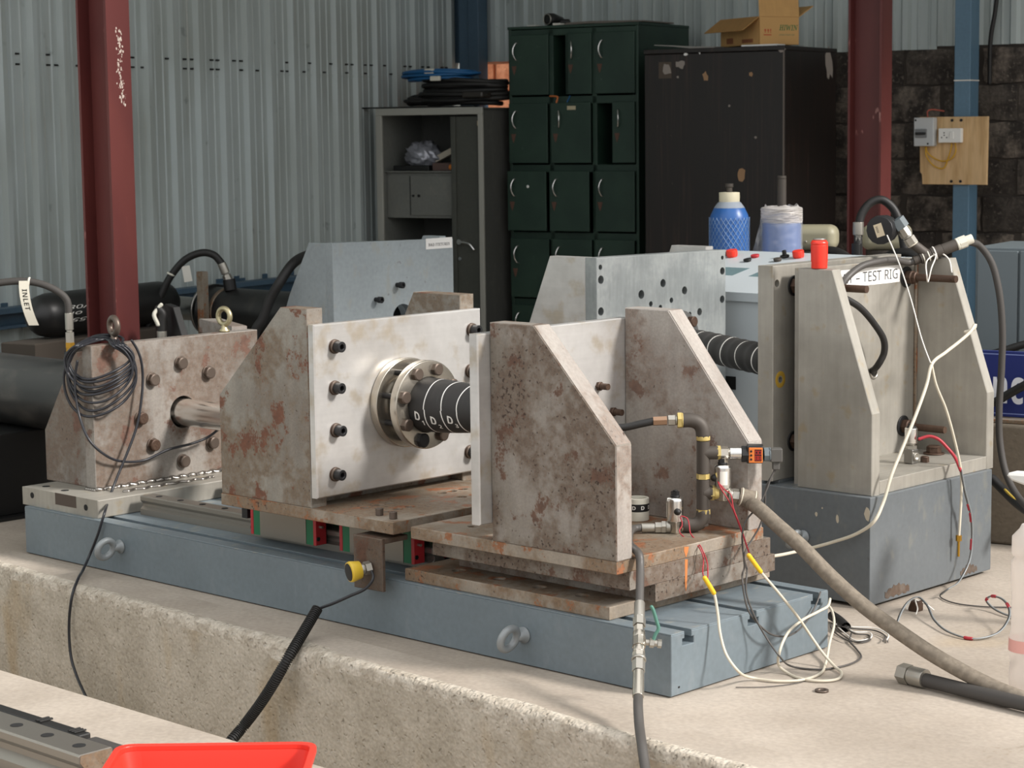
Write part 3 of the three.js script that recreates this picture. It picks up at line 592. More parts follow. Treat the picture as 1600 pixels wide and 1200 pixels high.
{ // moving table with bracket and bright plate
  const y0 = 0.276, y1 = 0.309, zf = 0.031, zb = -0.60, holes = [];
  for (const z of [-0.119, -0.167, -0.209]) holes.push([-1.118 - 0.0, z, 0.0115]);
  for (const [x, z] of [[-1.102, -0.070], [-1.102, -0.120], [-1.102, -0.160], [-1.02, -0.067], [-1.02, -0.112], [-1.02, -0.156], [-1.106, -0.359], [-1.106, -0.399], [-1.106, -0.441], [-1.02, -0.352], [-1.02, -0.395]]) holes.push([x, z, 0.014]);
  const t = thing('sliding_table', 'rust stained steel table plate sliding on rails, carrying the bright aluminium plate', 'machine table', [-1.23, y0, -0.28]);
  part('bore_bottom', box(-1.14, -0.98, y0 + 0.002, y0 + 0.010, -0.47, -0.04, 0), M.darkInside, t);
  part('table_plate', prismY([[-1.584, zf], [-0.89, zf], [-0.89, zb], [-1.584, zb]], y0, y1, holes.slice(3), 0.0015), M.plate, t);
  for (const [x, z] of [[-0.990, -0.016], [-0.925, -0.004]]) placed('cap_screw', socketHead(0.0105, 0.019), M.boltSteel, t, [x, y1, z]);
  const gus = [[-1.581, y1], [-1.205, y1], [-1.205, 0.8405], [-1.312, 0.8405], [-1.581, 0.584]];
  part('gusset', prismZ(gus, zf, zf - 0.056, [], 0.002), M.block, t, { label: 'thick rusty bracket plate facing the viewer' });
  const gus2 = [[-1.581, y1], [-1.205, y1], [-1.205, 0.8405], [-1.395, 0.8405], [-1.52, 0.62]];
  part('gusset', prismZ(gus2, -0.541, -0.597, [], 0.002), M.block, t);
  part('back_plate', prismX([[zf - 0.056, y1], [zf - 0.056, 0.72], [-0.541, 0.72], [-0.541, y1]], -1.30, -1.25, [], 0.002), M.block, t);
}
const hexSmall = hexHead(0.0175, 0.015), hexMid = hexHead(0.017, 0.014), wash = washerGeo(0.0225, 0.005), cap = socketHead(0.0145, 0.022), hex12 = hexHead(0.012, 0.011);
{ // bright aluminium plate, screwed to the bracket
  const x0 = -1.204, x1 = -1.178, axis = [0.565, -0.285];
  const t = thing('adapter_plate', 'bright square aluminium plate with cap screws down both sides, before the rusty bracket', 'plate', [x0, 0.337, -0.283]);
  part('plate', prismX([[0.0315, 0.337], [0.0315, 0.8], [-0.597, 0.8], [-0.597, 0.337]], x0, x1, [], 0.0035), M.alu, t);
  for (const [y, z] of [[0.738, -0.039], [0.628, -0.036], [0.514, -0.037], [0.396, -0.031], [0.742, -0.557], [0.626, -0.549], [0.51, -0.548], [0.395, -0.542]]) {
    placed('washer', washerGeo(0.0195, 0.004), M.rustBolt, t, [x1, y, z], X); placed('washer', washerGeo(0.0185, 0.006), M.boltSteel, t, [x1 + 0.004, y, z], X);
    placed('cap_screw', cap, M.blackOxide, t, [x1 + 0.010, y, z], X);
  }
  const [ay, az] = axis;
  const fl = thing('flange_coupling', 'pair of shiny steel flange rings with hex bolts on the bright plate', 'flange', [x1, ay - 0.115, az]);
  part('rear_ring', turned([x1 + 0.0002, ay, az], X, [[0, 0.06], [0, 0.120], [0.003, 0.123], [0.025, 0.123], [0.027, 0.120], [0.027, 0.06], [0, 0.06]], 64), M.nickel, fl);
  part('hub', turned([x1 + 0.02, ay, az], X, [[0, 0.05], [0, 0.078], [0.02, 0.074], [0.03, 0.066], [0.055, 0.064], [0.055, 0.05]], 48), M.chromeDull, fl);
  part('front_ring', turned([x1 + 0.075, ay, az], X, [[0, 0.06], [0, 0.118], [0.003, 0.121], [0.024, 0.121], [0.027, 0.118], [0.027, 0.078], [0.024, 0.073], [0, 0.06]], 64), M.nickel, fl);
  for (let k = 0; k < 8; k++) {
    const a = k / 8 * Math.PI * 2 + 0.30, y = ay + 0.0985 * Math.sin(a), z = az + 0.0985 * Math.cos(a);
    part('stud', rod([x1 + 0.025, y, z], [x1 + 0.078, y, z], 0.0085, 14), M.blackOxide, fl);
    placed('hex_bolt', k === 6 ? hexHead(0.0205, 0.013) : hexSmall, k === 6 ? M.blackOxide : M.boltSteel, fl, [x1 + 0.102, y, z], X);
  }
  // rubber bellows with chalk marks
  const bt = canvasTexture(1024, 1400, (c, w, h) => {
    c.fillStyle = '#2b2a29'; c.fillRect(0, 0, w, h);
    for (let i = 0; i < 500; i++) { c.fillStyle = `rgba(${110 + rnd() * 60 | 0},${105 + rnd() * 60 | 0},${100 + rnd() * 50 | 0},${0.03 + rnd() * 0.05})`; c.fillRect(rnd() * w, rnd() * h, rnd() * 90, 1 + rnd() * 3); }
    c.strokeStyle = '#e9e7e2'; c.lineWidth = 9;
    for (const y of [0.128, 0.232, 0.33, 0.43, 0.53]) { c.beginPath(); for (let x = 0; x <= w; x += 16) c[x ? 'lineTo' : 'moveTo'](x, h * (1 - y) + 5 * Math.sin(x * 0.02 + y * 40)); c.stroke(); }
    c.fillStyle = '#e4e2dc'; c.textAlign = 'center';
    const put = (s, n, x, y) => { c.save(); c.translate(x * w, h * (1 - y)); c.rotate(-Math.PI / 2 + 0.2); c.font = 'bold 80px sans-serif'; c.fillText(s, -16, 0); c.font = 'bold 50px sans-serif'; c.fillText(n, 28, 28); c.restore(); };
    put('D', '1', 0.075, 0.085); put('D', '2', 0.10, 0.180); put('D', '3', 0.09, 0.285);
  });
  const bm = std({ map: bt, roughness: 0.62 });
  const prof = []; for (let k = 0; k <= 40; k++) { const s = k / 40 * 0.6; prof.push([s, 0.0735 - 0.026 * sstep(0.02, 0.45, s) + 0.0016 * Math.cos(s * 70) * sstep(0.2, 0.35, s)]); }
  const g = turned([0, 0, 0], Y, prof, 48);
  const b = setTag(shade(new THREE.Mesh(g, bm)), 'ribbed black rubber bellows with white chalk rings, bolted to the flange rings', 'bellows');
  b.name = numbered('rubber_bellows'); b.position.set(x1 + 0.085, ay, az); b.quaternion.setFromUnitVectors(V3(0, 1, 0), V3(1, 0.02, 0.035).normalize()); scene.add(b);
}
single('end_stop', 'small black stop block on the near rail left of the green ended carriage', 'stop block', [box(-1.665, -1.640, 0.2095, 0.2745, -0.165, -0.105, 0.002)], M.blackOxide);
{ // proximity sensor on its bracket
  const t = thing('sensor_bracket', 'small rusty steel angle bracket holding the yellow sensor, at the front of the blue bed', 'bracket', [-0.965, 0.127, 0.044]);
  part('front_leg', prismZ([[-1.022, 0.125], [-0.912, 0.127], [-0.912, 0.2645], [-1.022, 0.2645]], 0.05, 0.038, [], 0.002), M.dark, t);
  part('top_leg', box(-1.022, -0.912, 0.2505, 0.2644, -0.042, 0.0385, 0.002), M.dark, t);
  const s = thing('proximity_sensor', 'round yellow sensor with black face on the small rusty bracket', 'sensor', [-0.945, 0.16, 0.05]);
  const c = [-0.958, 0.186, 0.0505], d = [-0.35, -0.12, 1];
  part('threaded_neck', chain(c, d, [[0.016, 0.018, 6], [0.012, 0.014]]), M.zinc, s);
  const u = V3(...d).normalize(), q = [c[0] + u.x * 0.026, c[1] + u.y * 0.026, c[2] + u.z * 0.026];
  part('housing', turned(q, d, [[0, 0], [0, 0.012], [0.003, 0.023], [0.028, 0.0275], [0.034, 0.0255], [0.034, 0]], 32), std({ color: 0xd9b73a, roughness: 0.4 }), s);
  part('sensing_face', turned([q[0] + u.x * 0.0335, q[1] + u.y * 0.0335, q[2] + u.z * 0.0335], d, [[0, 0.0235], [0.0018, 0.0225], [0.002, 0]], 32), M.blackOxide, s);
}
// ---- left end: rusty cylinder bracket ----
{
  const t = thing('cylinder_bracket', 'rusty welded steel bracket with hex bolts at the left end of the blue bed', 'bracket', [-2.44, 0.15, -0.4]);
  part('base_plate', prismX([[-0.017, 0.1505], [-0.017, 0.206], [-0.76, 0.206], [-0.76, 0.1505]], -2.641, -2.237, [], 0.0025), M.ktSteel, t);
  for (const [x, z] of [[-2.58, -0.066], [-2.47, -0.06]]) part('bolt_hole', new THREE.CylinderGeometry(0.0125, 0.0125, 0.0012, 20).translate(x, 0.2064, z), M.darkInside, t);
  for (const [x, y] of [[-2.585, 0.184], [-2.30, 0.178]]) part('bolt_hole', new THREE.CylinderGeometry(0.0095, 0.0095, 0.0012, 20).rotateX(Math.PI / 2).translate(x, y, -0.0166), M.darkInside, t);
  part('paint_patch', box(-2.46, -2.35, 0.17, 0.2063, -0.0175, -0.0163, 0), plain(0x4b4038, 0.7), t);
  part('gusset', prismZ([[-2.69, 0.206], [-2.43, 0.206], [-2.43, 0.64], [-2.515, 0.628], [-2.69, 0.368]], -0.143, -0.17, [], 0.002), M.face, t);
  part('gusset', prismZ([[-2.69, 0.206], [-2.43, 0.206], [-2.43, 0.64], [-2.515, 0.628], [-2.69, 0.368]], -0.705, -0.732, [], 0.002), M.face, t);
  part('face_plate', prismX([[-0.115, 0.206], [-0.115, 0.657], [-0.775, 0.657], [-0.775, 0.206]], -2.432, -2.382, [[-0.46, 0.4175, 0.054]], 0.002), M.face, t);
  part('weld_bead', tube(Array.from({ length: 60 }, (_, k) => [-2.378 + 0.003 * Math.sin(k * 2.1), 0.209 + 0.002 * Math.cos(k * 1.7), -0.118 - k * 0.011]), 0.0085, 240, 8), M.weld, t, { label: 'shiny rippled weld bead' });
  part('weld_bead', [tube(Array.from({ length: 14 }, (_, k) => [-2.43 + k * 0.0035, 0.208, -0.113 + 0.002 * Math.sin(k * 2)]), 0.007, 50, 8), tube(Array.from({ length: 30 }, (_, k) => [-2.30 + 0.006 * Math.sin(k * 1.3), 0.208, -0.16 - k * 0.012]), 0.0055, 120, 8)], M.weld, t);
  for (const [y, z, m] of [[0.533, -0.34, 0], [0.576, -0.452, 0], [0.535, -0.562, 0], [0.416, -0.29, 1], [0.326, -0.334, 1], [0.26, -0.45, 0], [0.306, -0.569, 0], [0.42, -0.63, 0]]) {
    placed('washer', wash, M.boltSteel, t, [-2.382, y, z], X); placed('hex_bolt', hexHead(0.0195, 0.0165), m ? M.rustBolt : M.boltSteel, t, [-2.377, y, z], X);
  }
  const e1 = placed('eye_bolt', eyeBolt(0.0255, 0.0098, 0.018), M.boltSteel, t, [-2.41, 0.657, -0.222], Y, 'dull grey eye bolt'); e1.rotateY(-0.15);
  const e2 = placed('eye_bolt', eyeBolt(0.0255, 0.0088, 0.017), std({ color: 0xb3a988, metalness: 0.75, roughness: 0.35 }), t, [-2.41, 0.657, -0.66], Y, 'yellowish plated eye bolt'); e2.rotateY(0.15);
}
{ // hydraulic cylinder through the bracket
  const t = thing('hydraulic_cylinder', 'big black hydraulic cylinder at the left edge, its bright rod passing through the rusty bracket', 'hydraulic cylinder', [-3.0, 0.294, -0.46]);
  const y = 0.4175, z = -0.46;
  part('barrel', turned([-4.2, y, z], X, [[0, 0], [0, 0.112], [0.01, 0.123], [1.60, 0.123], [1.72, 0.12], [1.765, 0.115], [1.767, 0.05], [1.767, 0]], 64), M.barrel, t);
  part('piston_rod', rod([-2.6, y, z], [-1.32, y, z], 0.0435, 48), M.chrome, t);
  part('rod_seal', turned([-2.434, y, z], X, [[0, 0.0437], [0, 0.0535], [0.008, 0.0535], [0.03, 0.047], [0.03, 0.0437]], 40), M.black, t);
  part('port_boss', rod([-2.963, y + 0.115, z + 0.02], [-2.963, y + 0.158, z + 0.02], 0.021, 24), M.blackPaint, t);
  part('port_plug', chain([-2.86, y + 0.118, z + 0.03], Y, [[0.04, 0.018, 6]]), std({ color: 0xa8742c, roughness: 0.45, metalness: 0.5 }), t, { label: 'orange brown square port plug' });
  const h = thing('inlet_hose', 'black hose with a white hand lettered tape tag, on top of the big cylinder', 'hose', [-2.963, y + 0.158, z + 0.02]);
  part('adapter', chain([-2.963, y + 0.158, z + 0.02], Y, [[0.014, 0.014, 24], [0.018, 0.0165, 6]]), M.brass, h);
  part('nut', chain([-2.963, y + 0.19, z + 0.02], Y, [[0.034, 0.0155, 6]]), M.zinc, h);
  part('ferrule', chain([-2.963, y + 0.224, z + 0.02], Y, [[0.008, 0.010], [0.058, 0.0138]]), M.zinc, h);
  part('hose', tube([[-2.963, y + 0.28, z + 0.02], [-2.966, y + 0.335, z + 0.025], [-3.0, y + 0.375, z + 0.06], [-3.06, y + 0.398, z + 0.115], [-3.14, y + 0.392, z + 0.19], [-3.25, y + 0.36, z + 0.29], [-3.4, y + 0.2, z + 0.42]], 0.0125), M.rubberDusty, h);
  const tag = canvasTexture(96, 384, (c, w, hh) => { c.fillStyle = '#cfcabb'; c.fillRect(0, 0, w, hh); c.fillStyle = '#22201c'; c.font = 'bold 66px sans-serif'; c.textAlign = 'center'; c.translate(w / 2, hh * 0.42); c.rotate(Math.PI / 2); c.fillText('INLET', 0, 22); });
  const ribbon = new THREE.PlaneGeometry(0.034, 0.15, 1, 12), p = ribbon.attributes.position;
  for (let i = 0; i < p.count; i++) { const s = (0.075 - p.getY(i)) / 0.15; p.setZ(i, 0.010 * Math.sin(s * 3) ); p.setX(i, p.getX(i) + 0.028 * s * s); }
  ribbon.computeVertexNormals();
  const rb = [ribbon.rotateY(0.75).translate(-3.053, y + 0.326, z + 0.132)];
  part('tape_tag', rb, std({ map: tag, roughness: 0.8, side: THREE.DoubleSide }), h, { keepUV: true, label: 'white tape tag reading INLET' });
  part('tape_wrap', torus([-3.055, y + 0.397, z + 0.11], [-0.7, 0.1, 0.7], 0.0115, 0.0042, 20, 8), M.offWhite, h);
  const lump = (y0, y1, seed, r) => { const g = new THREE.SphereGeometry(0.1, 24, 16), p = g.attributes.position; for (let i = 0; i < p.count; i++) { const k = 1 + 0.3 * fbm(p.getX(i) * 2 + 0.5, p.getY(i) * 2 + p.getZ(i) + 0.5, 14, 14, 3, seed); p.setXYZ(i, p.getX(i) * k * r, Math.min(1, Math.max(-1, p.getY(i) * 13 * k)) * (y1 - y0) / 2, p.getZ(i) * k * r); } g.computeVertexNormals(); return g.translate(-3.79, (y0 + y1) / 2, -0.86); };
  const sk = thing('plastic_sack', 'white and blue plastic sacks seen under the big black cylinder', 'sack', [-3.79, 0, -0.86]);
  part('upper_sack', lump(0.085, 0.22, 481, 1.1), M.white, sk); part('lower_sack', lump(0, 0.09, 483, 1.2), plain(0x2f5f86, 0.6), sk);
  const st = thing('cylinder_stand', 'black steel stand under the big cylinder at the left edge', 'stand', [-3.4, 0, -0.3]);
  part('post', box(-3.75, -3.16, 0.012, 0.294, -0.62, 0.0, 0.004), M.black, st);
  part('foot', box(-3.8, -3.12, 0, 0.012, -0.66, 0.03), M.blackPaint, st);
}
// ---- right end: fixed bracket on a stack of plates ----
{
  const t = thing('fixed_bracket', 'tall rusty steel bracket with two sloped side plates on the right end of the bed', 'bracket', [-0.5, 0.1825, -0.27]);
  const ct = (x, z) => [x, z, 0.0165];
  part('bottom_plate', prismY([[-0.894, -0.013], [-0.198, -0.013], [-0.198, -0.643], [-0.894, -0.643]], 0.1502, 0.182, [ct(-0.769, -0.085), ct(-0.622, -0.079), ct(-0.478, -0.074), ct(-0.334, -0.071)], 0.002), M.plate, t);
  part('spacer_plate', prismY(rect(-0.808, -0.150, -0.125, -0.6), 0.182, 0.226, [], 0.0015), M.gusset, t);
  part('spacer_plate', prismY([[-0.808, -0.03], [-0.1495, -0.03], [-0.1495, -0.58], [-0.808, -0.58]], 0.226, 0.271, [], 0.0015), M.gusset, t);
  part('top_plate', prismY([[-0.838, 0.017], [-0.1486, 0.017], [-0.1486, -0.549], [-0.838, -0.549]], 0.271, 0.3027, [[-0.718, -0.089, 0.015]], 0.002), M.plate, t);
  for (const [x, z] of [[-0.769, -0.085], [-0.622, -0.079], [-0.478, -0.074], [-0.334, -0.071]]) part('socket_screw', chain([x, 0.151, z], Y, [[0.02, 0.013]]), M.blackOxide, t);
  const front = [[-0.548, 0.3027], [-0.1473, 0.3027], [-0.1473, 0.5748], [-0.4035, 0.8405], [-0.548, 0.8405]];
  part('side_plate', prismZ(front, 0.0187, -0.0378, [], 0.0022), M.gusset, t, { label: 'rust pitted side plate facing the viewer' });
  const backp = [[-0.548, 0.3027], [-0.1473, 0.3027], [-0.1473, 0.5227], [-0.4035, 0.8405], [-0.548, 0.8405]];
  part('side_plate', prismZ(backp, -0.4863, -0.5428, [], 0.0022), M.edge, t, { label: 'far side plate with fewer rust stains' });
  for (const [x, y0, y1, za, zb] of [[-0.1486, 0.273, 0.3, -0.232, -0.246], [-0.1495, 0.19, 0.269, -0.236, -0.243]]) part('paint_drip', prismX([[za, y1], [zb - 0.004, y1 - 0.002], [zb, y0 + 0.012], [(za + zb) / 2, y0], [za, y0 + 0.016]], x - 0.0002, x + 0.0006, [], 0), plain(0xb9733f, 0.7), t, { label: 'orange paint drip' });
  // paler ground edges on top of the slopes
  const slope = (a, b, z0, z1) => { const dx = b[0] - a[0], dy = b[1] - a[1], l = Math.hypot(dx, dy), n = [dy / -l, dx / l].map((q) => -q * 0.0006); return prismZ([[a[0] + n[0], a[1] + n[1]], [a[0] - n[0] * 2, a[1] - n[1] * 2], [b[0] - n[0] * 2, b[1] - n[1] * 2], [b[0] + n[0], b[1] + n[1]]], z0, z1, [], 0); };
  part('ground_edge', slope([-0.402, 0.839], [-0.1487, 0.5762], 0.0165, -0.0356), M.edge, t, { label: 'pale ground edge' });
  part('ground_edge', slope([-0.402, 0.839], [-0.1487, 0.5245], -0.4885, -0.5406), M.edge, t, { label: 'pale ground edge' });
  part('ground_edge', box(-0.149, -0.1468, 0.305, 0.573, -0.0356, 0.0165, 0), M.edge, t, { label: 'pale ground edge' });
  const pl = thing('adapter_plate', 'aluminium plate behind the tall rusty bracket, its edge cutting across the bellows', 'plate', [-0.56, 0.343, -0.22]);
  part('plate', prismX([[0.06, 0.346], [0.06, 0.8145], [-0.50, 0.8145], [-0.50, 0.346]], -0.5795, -0.5487, [[-0.255, 0.572, 0.05]], 0.003), M.alu, pl);
  for (const [y, z] of [[0.646, -0.381], [0.574, -0.435], [0.42, -0.2]]) placed('stud', merge([new THREE.CylinderGeometry(0.0085, 0.0085, 0.034, 14).translate(0, 0.017, 0), hexHead(0.012, 0.01)]), M.rustBolt, pl, [-0.5487, y, z], X);
}

// ======================= PIPEWORK ON THE FIXED BRACKET =======================
const RV = [0.7254, 0, -0.6883];                                            // level direction of the branch pipes
const alongRV = (p, d, h = 0) => [p[0] + RV[0] * d, p[1] + h, p[2] + RV[2] * d];
{
  const P = [-0.2175, 0, -0.394], t = thing('pipe_stand', 'dark iron pipe stand with yellow sealed joints inside the tall rusty bracket', 'pipe', [P[0], 0.305, P[2]]);
  const at = (y) => [P[0], y, P[2]];
  const elbow = (a, b, c, r) => { const out = tube([a, ...[0.2, 0.4, 0.6, 0.8].map((s) => [0, 1, 2].map((k) => (1 - s) * (1 - s) * a[k] + 2 * s * (1 - s) * b[k] + s * s * c[k])), c], r, 24, 20); return out; };
  part('elbow', elbow([P[0] - 0.036, 0.585, P[2] + 0.034], at(0.590), at(0.548), 0.0182), M.pipeIron, t);
  part('pipe', rod(at(0.32), at(0.56), 0.0128, 24), M.pipeIron, t);
  part('tee', [rod(at(0.452), at(0.533), 0.0165, 24), rod(at(0.503), alongRV(at(0.503), 0.036), 0.0165, 24)], M.pipeIron, t);
  part('tee', [rod(at(0.362), at(0.437), 0.0168, 24), rod(at(0.404), alongRV(at(0.403), 0.022), 0.0175, 24)], M.pipeIron, t);
  part('elbow', elbow(at(0.352), at(0.315), [P[0] - 0.036, 0.323, P[2] + 0.034], 0.0178), M.pipeIron, t);
  for (const [y, h] of [[0.534, 0.012], [0.438, 0.013], [0.349, 0.013]]) part('sealed_joint', chain(at(y), Y, [[h, 0.0172, y < 0.5 ? 6 : 20]]), M.ptfe, t, { label: 'joint wrapped in yellow sealing tape' });
  // hose into the top elbow
  const L = [-RV[0], 0, -RV[2]], e = [P[0] - 0.036, 0.585, P[2] + 0.034];
  part('reducer', chain(e, L, [[0.004, 0.0185, 20], [0.010, 0.0205, 6]]), M.ptfe, t);
  part('nut', chain(alongRV(e, -0.014, 0), L, [[0.006, 0.012], [0.017, 0.0138, 6]]), M.zinc, t);
  const h = thing('pressure_hose', 'thin black hose ending in a bronze ferrule at the top of the pipe stand', 'hose', [-0.33, 0.57, -0.28]);
  part('ferrule', chain(alongRV(e, -0.040, -0.0005), [-RV[0], -0.03, -RV[2]], [[0.034, 0.0118, 6]]), std({ color: 0x9a7d66, metalness: 0.7, roughness: 0.35 }), h);
  const q = alongRV(e, -0.074, -0.0015);
  part('hose', tube([q, alongRV(q, -0.03, -0.006), alongRV(q, -0.07, -0.014), alongRV(q, -0.12, -0.015), alongRV(q, -0.2, -0.01), [-0.50, 0.565, -0.16]], 0.0095), M.rubber, h);
}
function solenoid(name, label, p, up, face) {  // p: foot of the coil
  const t = thing(name, label, 'valve', p, 'solenoid valves');
  const at = (y) => [p[0], p[1] + y, p[2]];
  part('valve_body', [box(p[0] - 0.016, p[0] + 0.016, p[1] - 0.006, p[1] + 0.028, p[2] - 0.016, p[2] + 0.016, 0.004)], M.nickel, t);
  part('coil', turned(at(0.024), Y, [[0, 0], [0, 0.018], [0.003, 0.021], [0.052, 0.0215], [0.060, 0.020], [0.062, 0.012], [0.062, 0]], 32), M.chrome, t);
  part('cap_nut', chain(at(0.086), Y, [[0.005, 0.0125], [0.009, 0.0105, 6], [0.003, 0.006]]), M.blackOxide, t);
  part('name_plate', [new THREE.CylinderGeometry(0.0219, 0.0219, 0.034, 16, 1, true, face[0], 0.9).translate(p[0], p[1] + 0.053, p[2])], M.paper, t, { label: 'printed silver label' });
  const b = [Math.sin(face[1]), 0, Math.cos(face[1])];
  part('grommet', turned([p[0] + b[0] * 0.019, p[1] + 0.052, p[2] + b[2] * 0.019], b, [[0, 0.009], [0.006, 0.0085], [0.011, 0.004], [0.011, 0]], 16), M.rubber, t);
  return t;
}
{
  const a = [-0.268, 0.3075, -0.346];
  const v = solenoid('solenoid_valve', 'silver solenoid valve standing low beside the foot of the pipe stand', a, Y, [-1.4, 0.95]);
  part('port', [chain([a[0] + RV[0] * 0.014, a[1] + 0.013, a[2] + RV[2] * 0.014], RV, [[0.014, 0.0155, 20]])], M.nickel, v);
  const L = [-RV[0], 0, -RV[2]];
  part('port', [chain([a[0] - RV[0] * 0.012, a[1] + 0.010, a[2] - RV[2] * 0.012], L, [[0.012, 0.0155, 20], [0.010, 0.0165, 6]])], M.zinc, v);
  const h = thing('supply_hose', 'grey front hose with a ball valve, hanging over the slab edge from the rusty bracket', 'hose', [-0.14, 0.0, 0.06]);
  const s = [a[0] - RV[0] * 0.034, a[1] + 0.009, a[2] - RV[2] * 0.034];
  part('nut', chain(s, L, [[0.016, 0.0145, 6]]), M.zinc, h); part('ferrule', chain([s[0] + L[0] * 0.016, s[1], s[2] + L[2] * 0.016], L, [[0.034, 0.0115]]), M.zinc, h);
  part('upper_hose', tube([[s[0] + L[0] * 0.05, s[1], s[2] + L[2] * 0.05], [-0.338, 0.316, -0.27], [-0.27, 0.315, -0.17], [-0.19, 0.318, -0.085], [-0.16, 0.319, -0.062], [-0.132, 0.311, -0.045], ...SUPPLY.slice(0, 2)], 0.0098), M.cableGrey, h);
  const f = SUPPLY[1], d = [SUPPLY[2][0] - f[0], SUPPLY[2][1] - f[1], SUPPLY[2][2] - f[2]];
  const U = V3(...d).normalize(), ap = (k) => [f[0] + U.x * k, f[1] + U.y * k, f[2] + U.z * k];
  part('ferrule', chain(ap(0), d, [[0.048, 0.0125]]), M.zinc, h);
  part('nut', chain(ap(0.049), d, [[0.024, 0.0148, 6]]), M.zinc, h);
  part('ball_valve_body', chain(ap(0.075), d, [[0.018, 0.0125, 6], [0.018, 0.0145, 20], [0.026, 0.0155, 8], [0.018, 0.0138, 20], [0.014, 0.0148, 6]]), M.nickel, h);
  part('nut', chain(ap(0.170), d, [[0.008, 0.0168], [0.032, 0.0148, 6]]), M.zinc, h);
  part('ferrule', chain(ap(0.211), d, [[0.073, 0.0130]]), M.nickel, h);
  const c = ap(0.122);
  part('valve_stem', chain([c[0] + RV[0] * 0.014, c[1], c[2] + RV[2] * 0.014], [RV[0], -0.12, RV[2]], [[0.010, 0.007], [0.010, 0.011, 6], [0.008, 0.0075], [0.009, 0.010, 6]]), M.zinc, h);
  const k0 = [c[0] + RV[0] * 0.032, c[1] + 0.003, c[2] + RV[2] * 0.032];
  part('lever', [tube([k0, alongRV(k0, 0.005, 0.014), alongRV(k0, 0.012, 0.028), alongRV(k0, 0.008, 0.045), alongRV(k0, -0.0, 0.072), alongRV(k0, -0.003, 0.078)], 0.0042, 40, 8)], std({ color: 0x4c7a6c, roughness: 0.5 }), h, { label: 'long green valve lever' });
  part('lower_hose', tube([ap(0.284), ...SUPPLY.slice(3)], 0.0112), M.cableGrey, h);
}
{
  const a = [-0.183, 0.3885, -0.4275];
  const v = solenoid('solenoid_valve', 'silver solenoid valve hanging at mid height between pipe stand and big hose', a, Y, [0.35, -0.62]);
  part('port', [chain([a[0] - RV[0] * 0.030, a[1] + 0.014, a[2] - RV[2] * 0.030], RV, [[0.009, 0.0185, 6], [0.012, 0.0165, 20]])], M.ptfe, v);
  const n = [a[0] + RV[0] * 0.014, a[1] + 0.008, a[2] + RV[2] * 0.014];
  part('port', [chain(n, [RV[0], -0.12, RV[2]], [[0.010, 0.0165, 20], [0.016, 0.0175, 6]])], M.zinc, v);
  const h = thing('air_hose', 'thick dusty brown hose running from the valve down onto the slab at right', 'hose', [0.25, 0, -0.3]);
  const e = [n[0] + RV[0] * 0.026, n[1] - 0.003, n[2] + RV[2] * 0.026];
  part('clamp_sleeve', chain(e, [RV[0], -0.26, RV[2]], [[0.045, 0.0218]]), M.hoseDusty, h, { label: 'hose end bound with clamp bands' });
  part('clamp_band', [torus([e[0] + RV[0] * 0.006, e[1] - 0.0015, e[2] + RV[2] * 0.006], [RV[0], -0.26, RV[2]], 0.0215, 0.0018), torus([e[0] + RV[0] * 0.038, e[1] - 0.010, e[2] + RV[2] * 0.038], [RV[0], -0.26, RV[2]], 0.0215, 0.0018)], M.cableCream, h);
  part('hose', tube(HOSE_BIG, 0.0183, 160, 16), M.hoseDusty, h);
}
